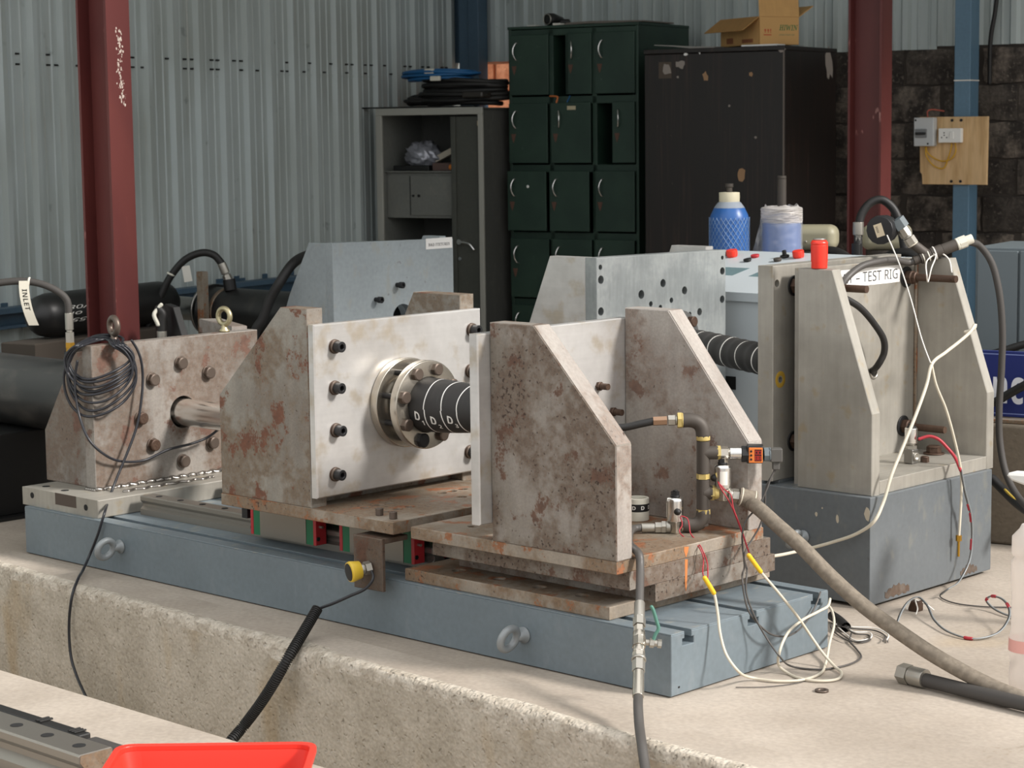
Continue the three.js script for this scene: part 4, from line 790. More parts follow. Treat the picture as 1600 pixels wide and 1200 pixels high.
{ // digital pressure switch
  const p = alongRV([-0.2175, 0.503, -0.394], 0.034), t = thing('pressure_switch', 'black digital pressure switch with an orange framed red display beside the pipe stand', 'pressure gauge', [p[0], 0.47, p[2]]);
  const at = (d, h = 0) => alongRV(p, d, h - d * 0.07);
  part('sealed_joint', chain(p, RV, [[0.009, 0.0172, 6]]), M.ptfe, t);
  part('elbow_nut', [chain(at(0.009), RV, [[0.018, 0.0165, 6], [0.004, 0.013]]), chain([at(0.018)[0], at(0.018)[1] - 0.026, at(0.018)[2]], Y, [[0.03, 0.0095, 6]])], M.nickel, t);
  part('stem', chain(at(0.031), RV, [[0.030, 0.0155]]), M.chrome, t);
  part('lock_nut', chain(at(0.061), RV, [[0.016, 0.0205, 8]]), M.blackOxide, t);
  // square head, its display turned to the viewer
  const ang = Math.atan2(-RV[2], RV[0]), c = at(0.094, 0.003);
  const head = (w, h, d, off, r, y = 0, x = 0) => new RoundedBoxGeometry(w, h, d, 2, r).translate(x, y, off).rotateY(ang - 0.12).translate(...c);
  part('housing', [head(0.041, 0.044, 0.040, 0, 0.004)], M.blackOxide, t);
  part('bezel', [head(0.034, 0.038, 0.003, 0.0205, 0.002, -0.001, 0.002)], std({ color: 0xd97832, roughness: 0.45 }), t, { label: 'orange front bezel' });
  const tex = canvasTexture(128, 192, (x, w, h) => { x.fillStyle = '#3a0808'; x.fillRect(0, 0, w, h); x.strokeStyle = '#ff3a2c'; x.lineWidth = 13;
    const digit = (px, py) => x.strokeRect(px, py, 44, 52); digit(14, 24); digit(74, 24); x.lineWidth = 13; for (const px of [12, 70]) { x.strokeRect(px, 110, 42, 30); x.strokeRect(px, 140, 42, 30); } });
  part('display', [new THREE.PlaneGeometry(0.017, 0.029).translate(0.008, -0.001, 0.0224).rotateY(ang - 0.12).translate(...c)], std({ color: 0x200000, emissive: 0xffffff, emissiveMap: tex, emissiveIntensity: 0.5, roughness: 0.3 }), t, { keepUV: true, label: 'red glowing digit display' });
  for (const y of [0.010, 0, -0.010]) part('button', [new THREE.CylinderGeometry(0.0028, 0.0028, 0.002, 14).rotateX(Math.PI / 2).translate(-0.009, y - 0.001, 0.0227).rotateY(ang - 0.12).translate(...c)], M.black, t);
  part('back_nut', chain(at(0.116, 0.002), RV, [[0.013, 0.0175, 8], [0.003, 0.0185]]), M.cabinetGrey, t);
  const k = at(0.146, 0.003);
  part('plug', [new RoundedBoxGeometry(0.030, 0.034, 0.03, 2, 0.003).rotateY(ang).translate(k[0], k[1], k[2]), new RoundedBoxGeometry(0.018, 0.022, 0.018, 2, 0.003).rotateY(ang).translate(k[0], k[1] - 0.026, k[2])], std({ color: 0x4f4d49, roughness: 0.6 }), t);
}
{ // two rolls of tape behind the near side plate
  const tex = canvasTexture(512, 64, (c, w, h) => { c.fillStyle = '#deddd6'; c.fillRect(0, 0, w, h); c.fillStyle = '#151515'; c.fillRect(0, 0, w, h); c.fillStyle = '#eceae4'; c.font = 'bold 46px sans-serif'; for (let k = 0; k < 8; k++) c.fillText('D', k * 64 + 14, 48); });
  const t = thing('tape_roll', 'white tape roll with black lettered label, upper of two stacked behind the near rusty plate', 'tape roll', [-0.452, 0.325, -0.42], 'tape rolls');
  const roll = (y0, h) => turned([-0.452, y0, -0.42], Y, [[0, 0.019], [0, 0.0285], [0.001, 0.0295], [h - 0.001, 0.0295], [h, 0.0285], [h, 0.019], [0, 0.019]], 32);
  part('tape', roll(0.3285, 0.033), M.offWhite, t);
  part('label', [new THREE.CylinderGeometry(0.0299, 0.0299, 0.019, 32, 1, true).translate(-0.452, 0.338, -0.42)], std({ map: tex, roughness: 0.6 }), t, { keepUV: true, label: 'black printed band' });
  const u = thing('tape_roll', 'plain white tape roll, lower of two stacked behind the near rusty plate', 'tape roll', [-0.452, 0.3032, -0.42], 'tape rolls');
  part('tape', roll(0.3032, 0.0245), M.offWhite, u);
}

// ======================= SECOND TEST RIG =======================
{
  const t = thing('steel_pedestal', 'big dark grey painted steel box pedestal under the second test rig', 'pedestal', [-0.95, 0, -1.355]);
  part('base_body', [box(-1.78, -0.1587, 0.010, 0.307, -1.6677, -1.042, 0.003)], M.ktPaint, t);
  part('skid', [box(-1.74, -0.19, 0, 0.011, -1.63, -1.09, 0)], M.black, t);
  // forklift slots torn into the lower edge
  for (const [z0, z1, y] of [[-1.235, -1.115, 0.055], [-1.59, -1.50, 0.05]]) {
    const n = 14, top = [], bot = [];
    for (let k = 0; k <= n; k++) { const s = k / n; top.push([z0 + (z1 - z0) * s, y - 0.020 + 0.014 * Math.sin(s * Math.PI) + 0.004 * Math.sin(k * 2.3)]); bot.push([z0 + (z1 - z0) * s, 0.019 + 0.003 * Math.sin(k * 1.9)]); }
    part('rusty_patch', prismX([...bot, ...top.reverse()].reverse(), -0.1587, -0.1578, [], 0), M.dark, t, { label: 'rusty worn patch at the bottom edge' });
  }
  for (const [x, y, r, k] of [[-0.265, 0.238, 0.006, 2.2], [-0.335, 0.243, 0.005, 1.6], [-0.315, 0.262, 0.003, 1], [-0.168, 0.262, 0.012, 1.9]]) { const pts = []; for (let i = 0; i < 10; i++) { const a = i / 10 * 6.283; pts.push([Math.min(x + Math.cos(a) * r * rr(0.6, 1), -0.160), y + Math.sin(a) * r * k * rr(0.7, 1)]); } part('paint_splash', prismZ(pts, -1.042, -1.0414, [], 0), plain(0xb5ab98, 0.7), t, { label: 'pale splash on the dark paint' }); }
  const e = placed('lifting_eye', eyeBolt(0.022, 0.0085, 0.018), M.castGrey, t, [-0.375, 0.175, -1.0425], Z, 'grey painted lifting eye'); e.rotateY(1.1);
}
{
  const t = thing('plate_bracket', 'pale steel bracket with two sloped side plates and a sign, on the dark grey pedestal', 'bracket', [-0.3, 0.307, -1.375]);
  const prof = [[-0.4146, 0.307], [-0.1697, 0.307], [-0.1697, 0.5305], [-0.3023, 0.9147], [-0.4146, 0.9147]];
  part('side_plate', prismZ(prof, -1.0639, -1.1023, [], 0.002), M.ktSteel, t);
  part('side_plate', prismZ(prof, -1.6528, -1.6912, [], 0.002), M.ktSteel, t);
  part('back_plate', prismX([[-1.1023, 0.307], [-1.1023, 0.912], [-1.6528, 0.912], [-1.6528, 0.307]], -0.4546, -0.4146, [[-1.437, 0.594, 0.016]], 0.002), M.ktSteel, t);
  part('foot_plate', box(-0.4146, -0.1697, 0.307, 0.345, -1.6528, -1.1023, 0.002), M.ktSteel, t);
  part('weld_bead', [tube(Array.from({ length: 40 }, (_, k) => [-0.411, 0.35 + k * 0.0143, -1.649]), 0.006, 120, 6), tube(Array.from({ length: 30 }, (_, k) => [-0.411, 0.35 + k * 0.019, -1.106]), 0.006, 90, 6)], M.plate, t);
  part('port_ring', torus([-0.4146, 0.594, -1.437], X, 0.018, 0.004), M.zinc, t);
  const sign = canvasTexture(768, 128, (c, w, h) => { c.fillStyle = '#eceae6'; c.fillRect(0, 0, w, h); c.fillStyle = '#16171a'; c.font = '100px sans-serif'; c.save(); c.translate(28, 100); c.scale((w - 50) / c.measureText('KT – TEST RIG').width, 1); c.fillText('KT – TEST RIG', 0, 0); c.restore(); });
  part('sign', [new THREE.PlaneGeometry(0.30, 0.05).rotateY(Math.PI / 2).translate(-0.4135, 0.872, -1.416)], std({ map: sign, roughness: 0.6 }), t, { keepUV: true, label: 'white sign reading KT – TEST RIG' });
  for (const [x, y, z, r] of [[-0.31, 0.345, -1.595, 0.022]]) { placed('washer', washerGeo(0.031, 0.005), M.rustBolt, t, [x, y, z]); placed('hex_bolt', hexHead(r, 0.02), M.rustBolt, t, [x, y + 0.005, z]); }
  placed('hex_nut', hexHead(0.0125, 0.017), M.rustBolt, t, [-0.25, 0.345, -1.452]);
}
{
  const t = thing('end_plate', 'upright steel plate bolted left of the pale sign bracket with two long studs', 'plate', [-0.515, 0.307, -1.37]);
  part('plate', prismX([[-1.05, 0.316], [-1.05, 0.919], [-1.69, 0.919], [-1.69, 0.316]], -0.542, -0.489, [[-1.068, 0.87, 0.0125], [-1.085, 0.60, 0.010], [-1.068, 0.38, 0.0125]], 0.002), M.ktSteel, t);
  part('foot', box(-0.542, -0.489, 0.307, 0.316, -1.66, -1.08, 0.001), M.ktPaint, t);
  part('paint_ring', [turned([-0.4893, 0.60, -1.085], X, [[0, 0.010], [0.0012, 0.0125], [0.0016, 0.019], [0.0002, 0.024]], 28)], plain(0xa8862a, 0.7), t, { label: 'splash of yellow paint round a hole' });
  for (const [y, z] of [[0.859, -1.146], [0.859, -1.60], [0.42, -1.146], [0.42, -1.59]]) {
    part('stud', rod([-0.56, y, z], [y > 0.8 ? -0.245 : -0.27, y, z], 0.0105, 18), M.rustBolt, t, { label: 'brown threaded stud' });
    placed('washer', washerGeo(0.029, 0.005), M.blackOxide, t, [-0.489, y, z], X); placed('hex_nut', hexHead(0.0225, 0.024), M.rustBolt, t, [-0.484, y, z], X);
    placed('washer', washerGeo(0.031, 0.005), M.blackOxide, t, [-0.4146, y, z], X); placed('hex_nut', hexHead(0.021, 0.022), M.rustBolt, t, [-0.4096, y, z], X);
    placed('lock_nut', hexHead(0.017, 0.012), M.rustBolt, t, [-0.3876, y, z], X);
  }
}
{
  const t = thing('drilled_plate', 'pale aluminium plate with many drilled holes and sloped brackets, behind the rusty rig', 'plate', [-1.5, 0.307, -1.68]);
  const holes = [[-1.37, 0.865, .0105], [-1.372, 0.825, .0155], [-1.371, 0.724, .0155], [-1.571, 0.765, .0165], [-1.682, 0.795, .0155], [-1.794, 0.764, .0155], [-1.725, 0.736, .011], [-1.619, 0.731, .011], [-1.668, 0.717, .010], [-1.874, 0.687, .0145], [-1.822, 0.683, .010], [-1.998, 0.862, .009], [-1.998, 0.817, .0145], [-1.997, 0.721, .0145]];
  part('face_plate', prismX([[-1.352, 0.307], [-1.352, 0.895], [-2.017, 0.888], [-2.017, 0.307]], -1.45, -1.4, holes, 0.002), M.aluHoles, t);
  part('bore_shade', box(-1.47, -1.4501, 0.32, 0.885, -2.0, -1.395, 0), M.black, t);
  const g = [[-1.852, 0.307], [-1.45, 0.307], [-1.45, 0.895], [-1.601, 0.895]];
  part('side_plate', prismZ(g, -1.352, -1.39, [], 0.002), M.alu, t); part('side_plate', prismZ([...g.slice(0, 2), [-1.45, 0.899], [-1.601, 0.899]], -1.972, -2.012, [], 0.002), M.alu, t);
  part('flange', turned([-1.40, 0.605, -1.715], X, [[0, 0], [0, 0.097], [0.003, 0.1], [0.045, 0.1], [0.048, 0.097], [0.048, 0.04], [0.1, 0.04], [0.1, 0]], 56), M.chromeDull, t);
  for (let k = 0; k < 6; k++) { const a = 2.25 + k * Math.PI / 3; placed('hex_bolt', hexHead(0.0185, 0.02), M.rustBolt, t, [-1.352, 0.605 + 0.078 * Math.sin(a), -1.715 + 0.078 * Math.cos(a)], X); }
  const c = curve([[-1.34, 0.60, -1.715], [-1.20, 0.602, -1.65], [-0.97, 0.598, -1.546], [-0.80, 0.597, -1.47], [-0.545, 0.596, -1.37]]);
  const tex = canvasTexture(1024, 256, (x, w, h) => { x.fillStyle = '#2c2a28'; x.fillRect(0, 0, w, h); for (let i = 0; i < 300; i++) { x.fillStyle = `rgba(130,122,112,${0.02 + rnd() * 0.06})`; x.fillRect(rnd() * w, rnd() * h, 1 + rnd() * 3, rnd() * 80); }
    x.strokeStyle = '#e2dfd8'; x.lineWidth = 8; for (const s of [0.17, 0.30, 0.40, 0.51, 0.63, 0.75]) { x.beginPath(); for (let y = 0; y <= h; y += 8) x[y ? 'lineTo' : 'moveTo'](s * w + 3 * Math.sin(y * 0.05 + s * 30), y); x.stroke(); } });
  const geo = new THREE.TubeGeometry(c, 90, 0.048, 32, false), p = geo.attributes.position;
  for (let i = 0; i <= 90; i++) { const o = c.getPointAt(i / 90), k = 1 + 0.03 * Math.cos(i * 1.05); for (let j = 0; j <= 32; j++) { const q = i * 33 + j; p.setXYZ(q, o.x + (p.getX(q) - o.x) * k, o.y + (p.getY(q) - o.y) * k, o.z + (p.getZ(q) - o.z) * k); } }
  geo.computeVertexNormals();
  single('rubber_bellows', 'ribbed black rubber bellows with white rings, running to the pale plate behind the rusty rig', 'bellows', [geo], std({ map: tex, roughness: 0.65 }), { keepUV: true });
}
{ // bottle
  const t = thing('red_bottle', 'small bright red plastic bottle standing on the pale sign bracket', 'bottle', [-0.358, 0.9155, -1.083]);
  part('body', turned([-0.358, 0.9155, -1.083], Y, [[0, 0], [0, 0.021], [0.002, 0.0228], [0.018, 0.0228], [0.019, 0.0238], [0.062, 0.0245], [0.063, 0.0235], [0.066, 0.0235], [0.067, 0.0245], [0.071, 0.0245], [0.073, 0.0225], [0.077, 0.021], [0.077, 0]], 10), M.brightRed, t);
  part('cap', chain([-0.358, 0.992, -1.083], Y, [[0.006, 0.017]]), M.zinc, t);
}
{ // manifold, transmitter and hoses at the top
  const a = [-0.376, 0.912, -1.605], b = [-0.275, 0.964, -1.701], d = [b[0] - a[0], b[1] - a[1], b[2] - a[2]], L = Math.hypot(...d), u = d.map((q) => q / L), at = (k) => a.map((q, i) => q + u[i] * k);
  const t = thing('hose_manifold', 'weathered steel pipe manifold tied with white string at the top of the sign bracket', 'pipe', [-0.33, 0.9, -1.65]);
  part('pipe', chain(at(-0.015), u, [[0.020, 0.0135], [0.035, 0.0175], [0.034, 0.0185], [0.045, 0.017]]), M.pipeIron, t);
  part('taped_joint', [chain(at(0.118), u, [[0.008, 0.018], [0.022, 0.0185, 8], [0.020, 0.014]]), chain(at(0.028), u, [[0.004, 0.0188]]), chain(at(0.012), u, [[0.004, 0.0182]])], M.offWhite, t);
  part('string_loop', [torus(at(0.050), u, 0.0185, 0.0022, 24, 6)], M.cableWhite, t);
  part('branch', [rod(at(0.03), [-0.392, 0.962, -1.588], 0.0145, 20)], M.pipeIron, t);
  const p = thing('pressure_transmitter', 'big black round pressure transmitter with a sticker, leaning above the sign bracket', 'transmitter', [-0.42, 0.95, -1.56]);
  const q = [-0.388, 0.957, -1.592], w = V3(-0.034, 0.069, 0.032).normalize().toArray(), aw = (k) => q.map((x, i) => x + w[i] * k);
  part('tape_ring', chain(aw(-0.004), w, [[0.004, 0.0165]]), M.cableCream, p);
  part('hex_fitting', chain(aw(0), w, [[0.022, 0.0175, 6], [0.008, 0.015], [0.026, 0.0185, 8]]), M.zinc, p);
  part('neck', chain(aw(0.056), w, [[0.030, 0.0235, 6]]), M.cabinetGrey, p);
  const hc = [-0.452, 1.0, -1.532], toCam = V3(2.996 + 0.452, 0.25, 3.677 + 1.532).normalize().toArray(), face = V3(...toCam).add(V3(-0.35, -0.1, 0.3)).normalize().toArray();
  const base = hc.map((x, i) => x - face[i] * 0.03);
  part('housing', turned(base, face, [[0, 0], [0, 0.034], [0.006, 0.0405], [0.022, 0.0415], [0.024, 0.038], [0.028, 0.038], [0.030, 0.0425], [0.05, 0.0425], [0.054, 0.040], [0.054, 0]], 14), M.blackOxide, p);
  const st = hc.map((x, i) => x + face[i] * 0.0245);
  part('sticker', orient(box(-0.013, 0.013, 0, 0.0008, -0.019, 0.019, 0).rotateY(0.5), st, face), std({ color: 0xcfc0a4, roughness: 0.7 }), p, { label: 'beige barcode sticker' });
  for (let k = 0; k < 5; k++) part('barcode_line', orient(box(-0.008, -0.001, 0.0008, 0.0011, -0.012 + k * 0.004, -0.0105 + k * 0.004, 0).rotateY(0.5), st, face), M.black, p);
  single('rig_hose', 'dark hose curving over the sign bracket from the left end of the manifold', 'hose', tube(KT_TOP_HOSE, 0.0098, 80), M.cableGrey);
  single('rig_hose', 'long dark hose hanging in a wide bow at the right of the sign bracket', 'hose', tube(KT_SIDE_HOSE, 0.0105, 110), M.rubberDusty);
  single('rig_hose', 'short black patterned hose bending into the back plate inside the sign bracket', 'hose', tube(KT_INNER_HOSE, 0.0098, 80), M.rubber);
  const yh = thing('rig_hose', 'black hose with a yellow stripe low behind the dark grey base at right', 'hose', [-0.17, 0.16, -1.82]);
  part('hose', tube(KT_LOW_HOSE, 0.0145, 60), M.rubber, yh);
  part('stripe', tube(KT_LOW_HOSE.slice(1).map(([x, y, z]) => [x + 0.006, y + 0.006, z + 0.009]), 0.005, 40, 6), std({ color: 0xb59a3c, roughness: 0.6 }), yh);
}
{ // little valve on the foot plate
  const p = [-0.268, 0.345, -1.408];
  const t = thing('needle_valve', 'small silver solenoid valve on the foot plate of the sign bracket', 'valve', p);
  part('valve_body', [box(p[0] - 0.015, p[0] + 0.015, 0.3455, 0.387, p[2] - 0.015, p[2] + 0.015, 0.003)], M.chromeDull, t);
  part('inlet', [turned([p[0] + 0.0152, 0.366, p[2] + 0.002], X, [[0, 0.012], [0.006, 0.012], [0.006, 0.008], [0.001, 0.007], [0.001, 0]], 20)], M.zinc, t);
  part('nut', chain([p[0], 0.387, p[2]], Y, [[0.010, 0.0165, 6], [0.008, 0.013]]), M.zinc, t);
  part('coil', turned([p[0], 0.403, p[2]], Y, [[0, 0], [0, 0.0165], [0.002, 0.018], [0.042, 0.018], [0.045, 0.0165], [0.045, 0]], 24), M.chrome, t);
  part('cap_nut', chain([p[0], 0.448, p[2]], Y, [[0.004, 0.014], [0.008, 0.009, 8]]), M.blackOxide, t);
  part('side_plug', [box(p[0] + 0.0, p[0] + 0.02, 0.408, 0.422, p[2] - 0.034, p[2] - 0.014, 0.003)], M.blackOxide, t);
}
// ======================= THIRD RIG, FAR LEFT =======================
{
  const t = thing('plate_bracket', 'light blue grey painted bracket plate with a white name sign, behind the rusty rig', 'bracket', [-2.95, 0, -1.89]);
  part('face_plate', prismX([[-1.575, 0.307], [-1.575, 0.889], [-2.21, 0.876], [-2.21, 0.307]], -2.94, -2.9, [[-1.93, 0.585, 0.055]], 0.002), M.bluePlate, t);
  part('side_plate', prismZ([[-3.33, 0.307], [-2.94, 0.307], [-2.94, 0.886], [-3.035, 0.886], [-3.153, 0.686], [-3.20, 0.58]], -1.575, -1.61, [], 0.002), M.bluePlate, t);
  part('side_plate', prismZ([[-3.33, 0.307], [-2.94, 0.307], [-2.94, 0.886], [-3.035, 0.886], [-3.153, 0.686]], -2.175, -2.21, [], 0.002), M.bluePlate, t);
  part('base', box(-3.4, -2.5, 0, 0.307, -2.24, -1.545, 0.004), M.bedPaint, t);
  for (const [y, z] of [[0.664, -1.788], [0.713, -1.901]]) placed('cap_screw', merge([new THREE.CylinderGeometry(0.009, 0.009, 0.03, 14).translate(0, 0.015, 0), socketHead(0.0125, 0.018).translate(0, 0.018, 0)]), M.blackOxide, t, [-2.9, y, z], X);
  const sign = canvasTexture(320, 96, (c, w, h) => { c.fillStyle = '#e9e7e3'; c.fillRect(0, 0, w, h); c.fillStyle = '#33302f'; c.font = 'bold 34px serif'; c.textAlign = 'center'; c.fillText('B&D FIXTURES', w / 2, 70); });
  part('name_sign', [new THREE.PlaneGeometry(0.145, 0.042).rotateY(Math.PI / 2).translate(-2.8985, 0.862, -2.131)], std({ map: sign, roughness: 0.6 }), t, { keepUV: true, label: 'small white printed name sign' });
  const c = thing('hydraulic_cylinder', 'black hydraulic cylinder with a fat grey rod, before the left sheet wall', 'hydraulic cylinder', [-3.7, 0, -1.88]);
  part('barrel', turned([-4.0, 0.56, -1.88], X, [[0, 0], [0, 0.112], [0.02, 0.112], [0.021, 0.101], [1.04, 0.101], [1.04, 0]], 48), M.blackPaint, c);
  part('rust_band', turned([-3.90, 0.56, -1.88], [1, 0, 0.12], [[0, 0.1], [0.002, 0.1035], [0.022, 0.1035], [0.024, 0.1]], 48), M.plate, c, { label: 'ochre rust band' });
  part('head_flange', turned([-4.02, 0.56, -1.88], X, [[0, 0], [0, 0.108], [0.004, 0.112], [0.02, 0.112], [0.02, 0]], 48), M.chromeDull, c);
  part('piston_rod', rod([-4.75, 0.56, -1.88], [-4.0, 0.56, -1.88], 0.05, 40), M.chromeDull, c);
  part('support_bar', [box(-3.93, -3.89, 0, 0.735, -1.77, -1.74)], M.plate, c, { label: 'rusty flat bar' });
  part('saddle', [box(-3.95, -3.41, 0, 0.455, -1.98, -1.79, 0.003)], M.blackPaint, c);
  part('port_boss', rod([-3.846, 0.655, -1.85], [-3.852, 0.70, -1.847], 0.026, 20), M.blackPaint, c);
  const h = thing('arch_hose', 'black hose arching over to the far black cylinder, with a paper tag', 'hose', [-4.0, 0.45, -1.7]);
  part('hose', tube(ARCH_HOSE, 0.0155, 90, 12), M.rubber, h);
  const d = [0.022, -0.078, -0.02];
  part('ferrule', chain(ARCH_HOSE[7], d, [[0.046, 0.018], [0.006, 0.013], [0.014, 0.0185, 6], [0.014, 0.0195, 6]]), M.zinc, h);
  part('paper_tag', [box(-0.017, 0.017, -0.033, 0.033, 0, 0.0006, 0).rotateZ(0.15).rotateY(0.76).translate(-3.972, 0.725, -1.725)], M.paper, h, { label: 'beige paper tag' });
  part('tag_tape', [torus([-4.024, 0.724, -1.683], [0.3, 1, -0.3], 0.0145, 0.005, 16, 6)], M.offWhite, h);
  const g = thing('arch_hose', 'thick black hose rising behind the left edge of the blue grey bracket plate', 'hose', [-3.2, 0.5, -1.55]);
  part('hose', tube([[-3.25, 0.42, -1.45], ...BL_HOSE], 0.0195, 80, 12), M.rubber, g);
  const s = thing('small_hose', 'short bent hose end with white tape, behind the coiled cable', 'hose', [-3.14, 0.5, -0.95]);
  part('hose', tube(SMALL_HOSE.slice(0, 4), 0.0155, 40, 12), M.rubber, s);
  part('ferrule', chain([-3.139, 0.545, -0.957], Y, [[0.05, 0.018]]), M.zinc, s);
  part('white_tape', tube([[-3.137, 0.62, -0.94], [-3.145, 0.655, -0.93], [-3.145, 0.672, -0.942], [-3.135, 0.69, -0.955]], 0.0075, 24, 6), M.offWhite, s);
  const b = thing('black_gusset', 'black pointed steel gusset behind the coiled cable', 'bracket', [-3.3, 0, -0.9]);
  part('plate', prismZ([[-3.22, 0.30], [-2.95, 0.30], [-3.03, 0.50], [-3.11, 0.68], [-3.16, 0.69], [-3.22, 0.64]], -0.99, -1.02, [], 0.002), M.blackPaint, b);
  part('leg', box(-3.2, -3.0, 0, 0.30, -1.05, -0.96, 0.003), M.blackPaint, b);
  const rb = thing('rust_block', 'rusty plate corner behind the far end of the left bracket', 'bracket', [-2.9, 0, -0.95]);
  part('plate', prismY([[-2.95, -0.98], [-2.62, -0.86], [-2.60, -0.91], [-2.9, -1.04]], 0.60, 0.648, [], 0.002), M.edge, rb);
  part('leg', prismY([[-2.93, -0.975], [-2.7, -0.895], [-2.68, -0.93], [-2.9, -1.02]], 0, 0.60, [], 0.002), M.edge, rb);
}
{ // written-on black gas bottles lying on timber before the left wall
  const dir = [-0.2164, 0, -0.9763];
  const tex = canvasTexture(1024, 512, (c, w, h) => { c.fillStyle = '#1c1c1c'; c.fillRect(0, 0, w, h); for (let i = 0; i < 200; i++) { c.fillStyle = `rgba(90,86,80,${rnd() * 0.08})`; c.fillRect(rnd() * w, rnd() * h, rnd() * 60, rnd() * 20); }
    c.fillStyle = '#d8d6d0'; c.font = 'italic 38px sans-serif'; c.textAlign = 'center';
    for (let k = 0; k < 1; k++) { c.save(); c.translate(w * 0.42, h * 0.62); c.rotate(Math.PI / 2); ['VOL 55', 'Hydr. oil', '20/1/08'].forEach((s, i) => c.fillText(s, 0, -44 + i * 48)); c.restore(); } });
  const mat = std({ map: tex, roughness: 0.4 });
  const prof = [[0, 0], [0.01, 0.03], [0.03, 0.062], [0.06, 0.08], [0.10, 0.088]]; for (let k = 1; k < 12; k++) prof.push([0.10 + k * 0.06, 0.088]); prof.push([0.80, 0.08], [0.84, 0.05], [0.85, 0]);
  const g = new THREE.LatheGeometry(prof.map(([t, r]) => new THREE.Vector2(r, t)), 48), o = shade(new THREE.Mesh(g, mat));
  o.name = numbered('gas_bottle'); o.position.set(-3.98, 0.60, -0.965); o.quaternion.setFromUnitVectors(V3(0, 1, 0), V3(...dir)); { const l = V3(2.996 + 3.95, 0.7, 3.677 + 1.1).applyQuaternion(o.quaternion.clone().invert()); o.rotateY(Math.atan2(l.x, l.z) - 0.42 * Math.PI * 2); } scene.add(o);
  setTag(o, 'black steel gas bottle with white handwriting, lying behind the left red column', 'gas bottle');
  const k = thing('timber_rack', 'worn timber beam carrying the lying black gas bottle', 'rack', [-4.05, 0, -1.3]);
  part('beam', prismY([[-3.86, -0.9], [-4.05, -1.75], [-4.22, -1.71], [-4.03, -0.86]].reverse(), 0.43, 0.508, [], 0.004), plain(0x4c443c, 0.8), k);
  part('leg', [box(-4.04, -3.92, 0, 0.43, -1.05, -0.95), box(-4.16, -4.04, 0, 0.43, -1.6, -1.5)], M.blackPaint, k);
}

